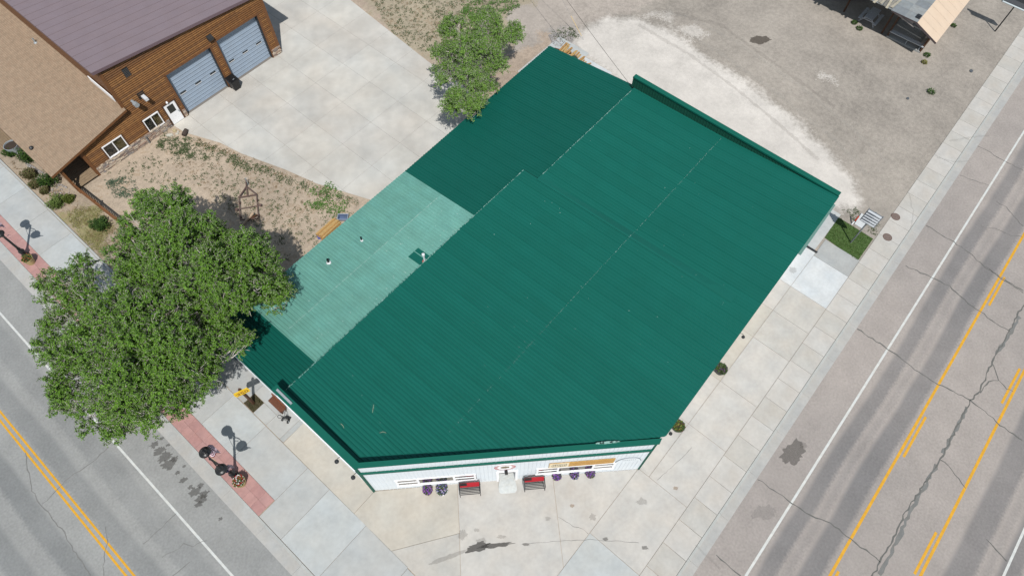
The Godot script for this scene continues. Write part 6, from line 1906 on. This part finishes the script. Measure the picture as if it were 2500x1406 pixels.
	for q in [[413, 330, 0.30, 0.16, "flat pale stone lying below the log house window"], [425, 319, 0.17, 0.15, "round tan stone beside the white house door"], [431, 327, 0.14, 0.09, "small white stone, the longer one by the house door"], [434, 322, 0.09, 0.09, "small white stone, the rounder one by the house door"]]:
		t = thing("stone", q[4], "stone", gp(q[0], q[1], 0.0) + Vector3(0, -0.03, 0), -0.6, "pale stones by the house door")
		var sp := MB.new()
		for i in 8:
			var a0 := TAU * i / 8
			var a1 := TAU * (i + 1) / 8
			var e0 := Vector3(cos(a0) * q[2], 0, sin(a0) * q[3])
			var e1 := Vector3(cos(a1) * q[2], 0, sin(a1) * q[3])
			sp.quad(e1, e0, e0 * 0.85 + Vector3.UP * 0.11, e1 * 0.85 + Vector3.UP * 0.11)
			sp.tri(Vector3.UP * 0.13, e1 * 0.85 + Vector3.UP * 0.11, e0 * 0.85 + Vector3.UP * 0.11)
		put("rock", sp, mt(pc(222, 218, 204) if si != 1 else pc(206, 190, 150), 0.9, T.fine, 0.5), t)
		si += 1
	# two flattened scraps on the lot
	for q in [[2218, 240, 0.16, "flat grey-blue scrap of sheet lying on the dirt lot"], [2373, 173, 0.2, "dark crumpled scrap lying near the pavement's edge"]]:
		t = thing("litter_scrap", q[3], "litter", gp(q[0], q[1], 0.0), 0.4, "litter on the dirt lot")
		put("sheet", MB.new().prism(blob(Vector2.ZERO, q[2], q[2] * 0.6, 0.3, int(q[0]), 0.5), -0.03, 0.02), mt(pc(92, 98, 104), 0.6), t)

func picnic_table(label: String, at: Vector3, turn: float, m: Material) -> void:
	var t := thing("picnic_table", label, "picnic table", at, turn, "picnic tables by the shed")
	for k in 5: put("top_plank", MB.new().box(Vector3(0, 0.74, -0.32 + k * 0.16), Vector3(1.8, 0.04, 0.14)), m, t)
	for s in [-1.0, 1.0]:
		put("bench_plank", MB.new().box(Vector3(0, 0.44, 0.72 * s), Vector3(1.8, 0.04, 0.26)), m, t)
		for x in [-0.65, 0.65]:
			put("leg", MB.new().tube([Vector3(x, 0.0, 0.72 * s), Vector3(x, 0.72, 0.22 * s)], [0.045, 0.045], 4), m, t)
	for x in [-0.65, 0.65]: put("brace", MB.new().box(Vector3(x + 0.06, 0.40, 0), Vector3(0.05, 0.08, 1.6)), m, t)

func make_shed() -> void:
	var t := thing("open_shed", "open-sided shed with peach and grey gabled metal roof", "shed", Vector3(58.3, 0, 0))
	# gable runs along X; front rake at x = -1.2, eaves at z = -1.75 and about z = -6.2
	var y := func(z: float) -> float: return 3.12 - 0.40 * absf(z + 3.95)
	var zs := [-1.76, -2.5, -3.23, -3.95]
	var peach := mt(pc(240, 216, 190), 0.5, T.sheet, 3.0)
	for i in 9:
		var xa := -1.2 + i * 1.0
		var mb := MB.new()
		mb.quad(Vector3(xa, y.call(-1.76), -1.76), Vector3(xa + 0.985, y.call(-1.76), -1.76), Vector3(xa + 0.985, y.call(-3.95), -3.95), Vector3(xa, y.call(-3.95), -3.95))
		put("roof_panel", mb, peach, t)
	var tones := [pc(158, 164, 166), pc(146, 152, 156), pc(170, 174, 174)]
	for i in 9:
		for j in 2:
			var xa := -1.2 + i * 1.0
			put("roof_panel", MB.new().box(Vector3(xa + 0.5, 3.13 + 0.012 * ((i + j) % 2), -4.53 - j * 1.14), Vector3(1.02, 0.025, 1.2)), mt(tones[(i * 2 + j) % 3], 0.7, T.chalk, 1.6), t)
	var rk := MB.new()
	rk.quad(Vector3(-1.21, y.call(-3.95) - 0.16, -3.95), Vector3(-1.21, y.call(-1.76) - 0.16, -1.76), Vector3(-1.21, y.call(-1.76) + 0.03, -1.76), Vector3(-1.21, y.call(-3.95) + 0.03, -3.95))
	rk.quad(Vector3(-1.21, 3.02, -6.2), Vector3(-1.21, 3.02, -3.95), Vector3(-1.21, 3.15, -3.95), Vector3(-1.21, 3.15, -6.2))
	put("gable_board", MB.new().box(Vector3(-1.05, 2.82, -5.1), Vector3(0.04, 0.10, 2.3), Basis(Vector3(1, 0, 0), 0.22)).box(Vector3(-0.98, 2.90, -5.2), Vector3(0.04, 0.26, 2.0), Basis(Vector3(1, 0, 0), 0.14)), mt(pc(176, 168, 164), 0.7), t)
	put("rake_board", rk, mt(pc(92, 80, 82), 0.7), t)
	put("roof_hatch", MB.new().box(Vector3(-0.5, 3.2, -4.15), Vector3(0.5, 0.1, 0.36)).box(Vector3(-0.5, 3.27, -4.15), Vector3(0.2, 0.04, 0.2)), M.dark_metal, t)
	put("floor", MB.new().prism(rect(0.0, -5.6, 8.0, -2.48), -0.1, 0.12), M.slab_mid, t)
	for p in [Vector3(0.1, 1.15, -2.5), Vector3(0.1, 1.2, -5.55), Vector3(4.0, 1.15, -2.5), Vector3(4.0, 1.2, -5.55)]:
		put("post", MB.new().box(p, Vector3(0.12, 2.3, 0.12)), M.brown_dark, t)
	put("side_wall", MB.new().box(Vector3(4.0, 0.55, -2.46), Vector3(7.9, 0.9, 0.07)), M.brown_dark, t)
	put("side_bench", MB.new().box(Vector3(1.4, 0.5, -2.72), Vector3(2.2, 0.05, 0.34)), M.slab_pale, t)
	var b := put("front_bench", MB.new().box(Vector3(0.15, 0.62, -4.0), Vector3(0.40, 0.06, 3.1)), mt(pc(206, 212, 218), 0.5), t)
	put("bench_leg", MB.new().tube([Vector3(0.05, 0.0, -3.9), Vector3(0.15, 0.6, -3.9)], [0.04, 0.04], 6), M.galv, b)
	put("bench_leg", MB.new().tube([Vector3(0.05, 0.0, -2.7), Vector3(0.15, 0.6, -2.7)], [0.04, 0.04], 6), M.galv, b)
	# old plank lean-to next to it
	var l := thing("plank_lean_to", "old weathered plank lean-to roof over the picnic tables", "shed", Vector3(58.0, 0, 0))
	var r := RandomNumberGenerator.new()
	r.seed = 33
	for k in 7:
		for j in 5:
			put("roof_sheet", MB.new().box(Vector3(0.2 + j * 1.95, 3.12 + 0.012 * ((k + j) % 2), -6.80 - k * 0.98), Vector3(2.0, 0.025, 1.03)), mt(tones[(k * 2 + j) % 3], 0.7, T.chalk, 1.6), l)
	for k in 30:
		var z := -6.3 - k * 0.235
		put("roof_plank", MB.new().box(Vector3(-0.05 + r.randf_range(-0.25, 0.2), 3.19 + r.randf_range(-0.02, 0.04), z), Vector3(r.randf_range(1.1, 1.9), 0.035, 0.20), Basis(Vector3.UP, r.randf_range(-0.12, 0.12))), mt([pc(206, 198, 178), pc(176, 170, 158), pc(222, 212, 188), pc(150, 146, 138)][k % 4], 0.9, T.wood, 1.0), l)
	for q in [Vector3(0.9, 1.25, -10.0), Vector3(0.9, 1.25, -13.0), Vector3(5, 1.3, -8.5), Vector3(5, 1.3, -12.2), Vector3(0.5, 1.25, -6.1)]:
		put("post", MB.new().tube([Vector3(q.x, 0, q.z), Vector3(q.x, 3.05, q.z)], [0.08, 0.07], 8), M.brown_dark, l)
	put("beam", MB.new().box(Vector3(0.6, 2.98, -9.4), Vector3(0.12, 0.16, 6.4)), M.brown_dark, l)
	picnic_table("grey picnic table half under the plank lean-to", gp(2132, 34, 0.7) * Vector3(1, 0, 1), 0.0, mt(pc(222, 226, 232, 0.8), 0.7, T.wood, 0.8))
	picnic_table("brown picnic table deep in the lean-to's shade", Vector3(61.6, 0, -10.9), 0.1, M.brown_dark)

func _ready() -> void:
	rng.seed = 1
	setup_axes()
	make_sky()
	make_materials()
	print("materials ", Time.get_ticks_msec())
	make_ground()
	print("ground ", Time.get_ticks_msec())
	make_roads()
	print("roads ", Time.get_ticks_msec())
	make_pavement()
	make_shop()
	make_lodge()
	make_shed()
	print("buildings ", Time.get_ticks_msec())
	make_trees()
	make_weeds()
	print("plants ", Time.get_ticks_msec())
	make_furniture()
	print("done ", Time.get_ticks_msec())
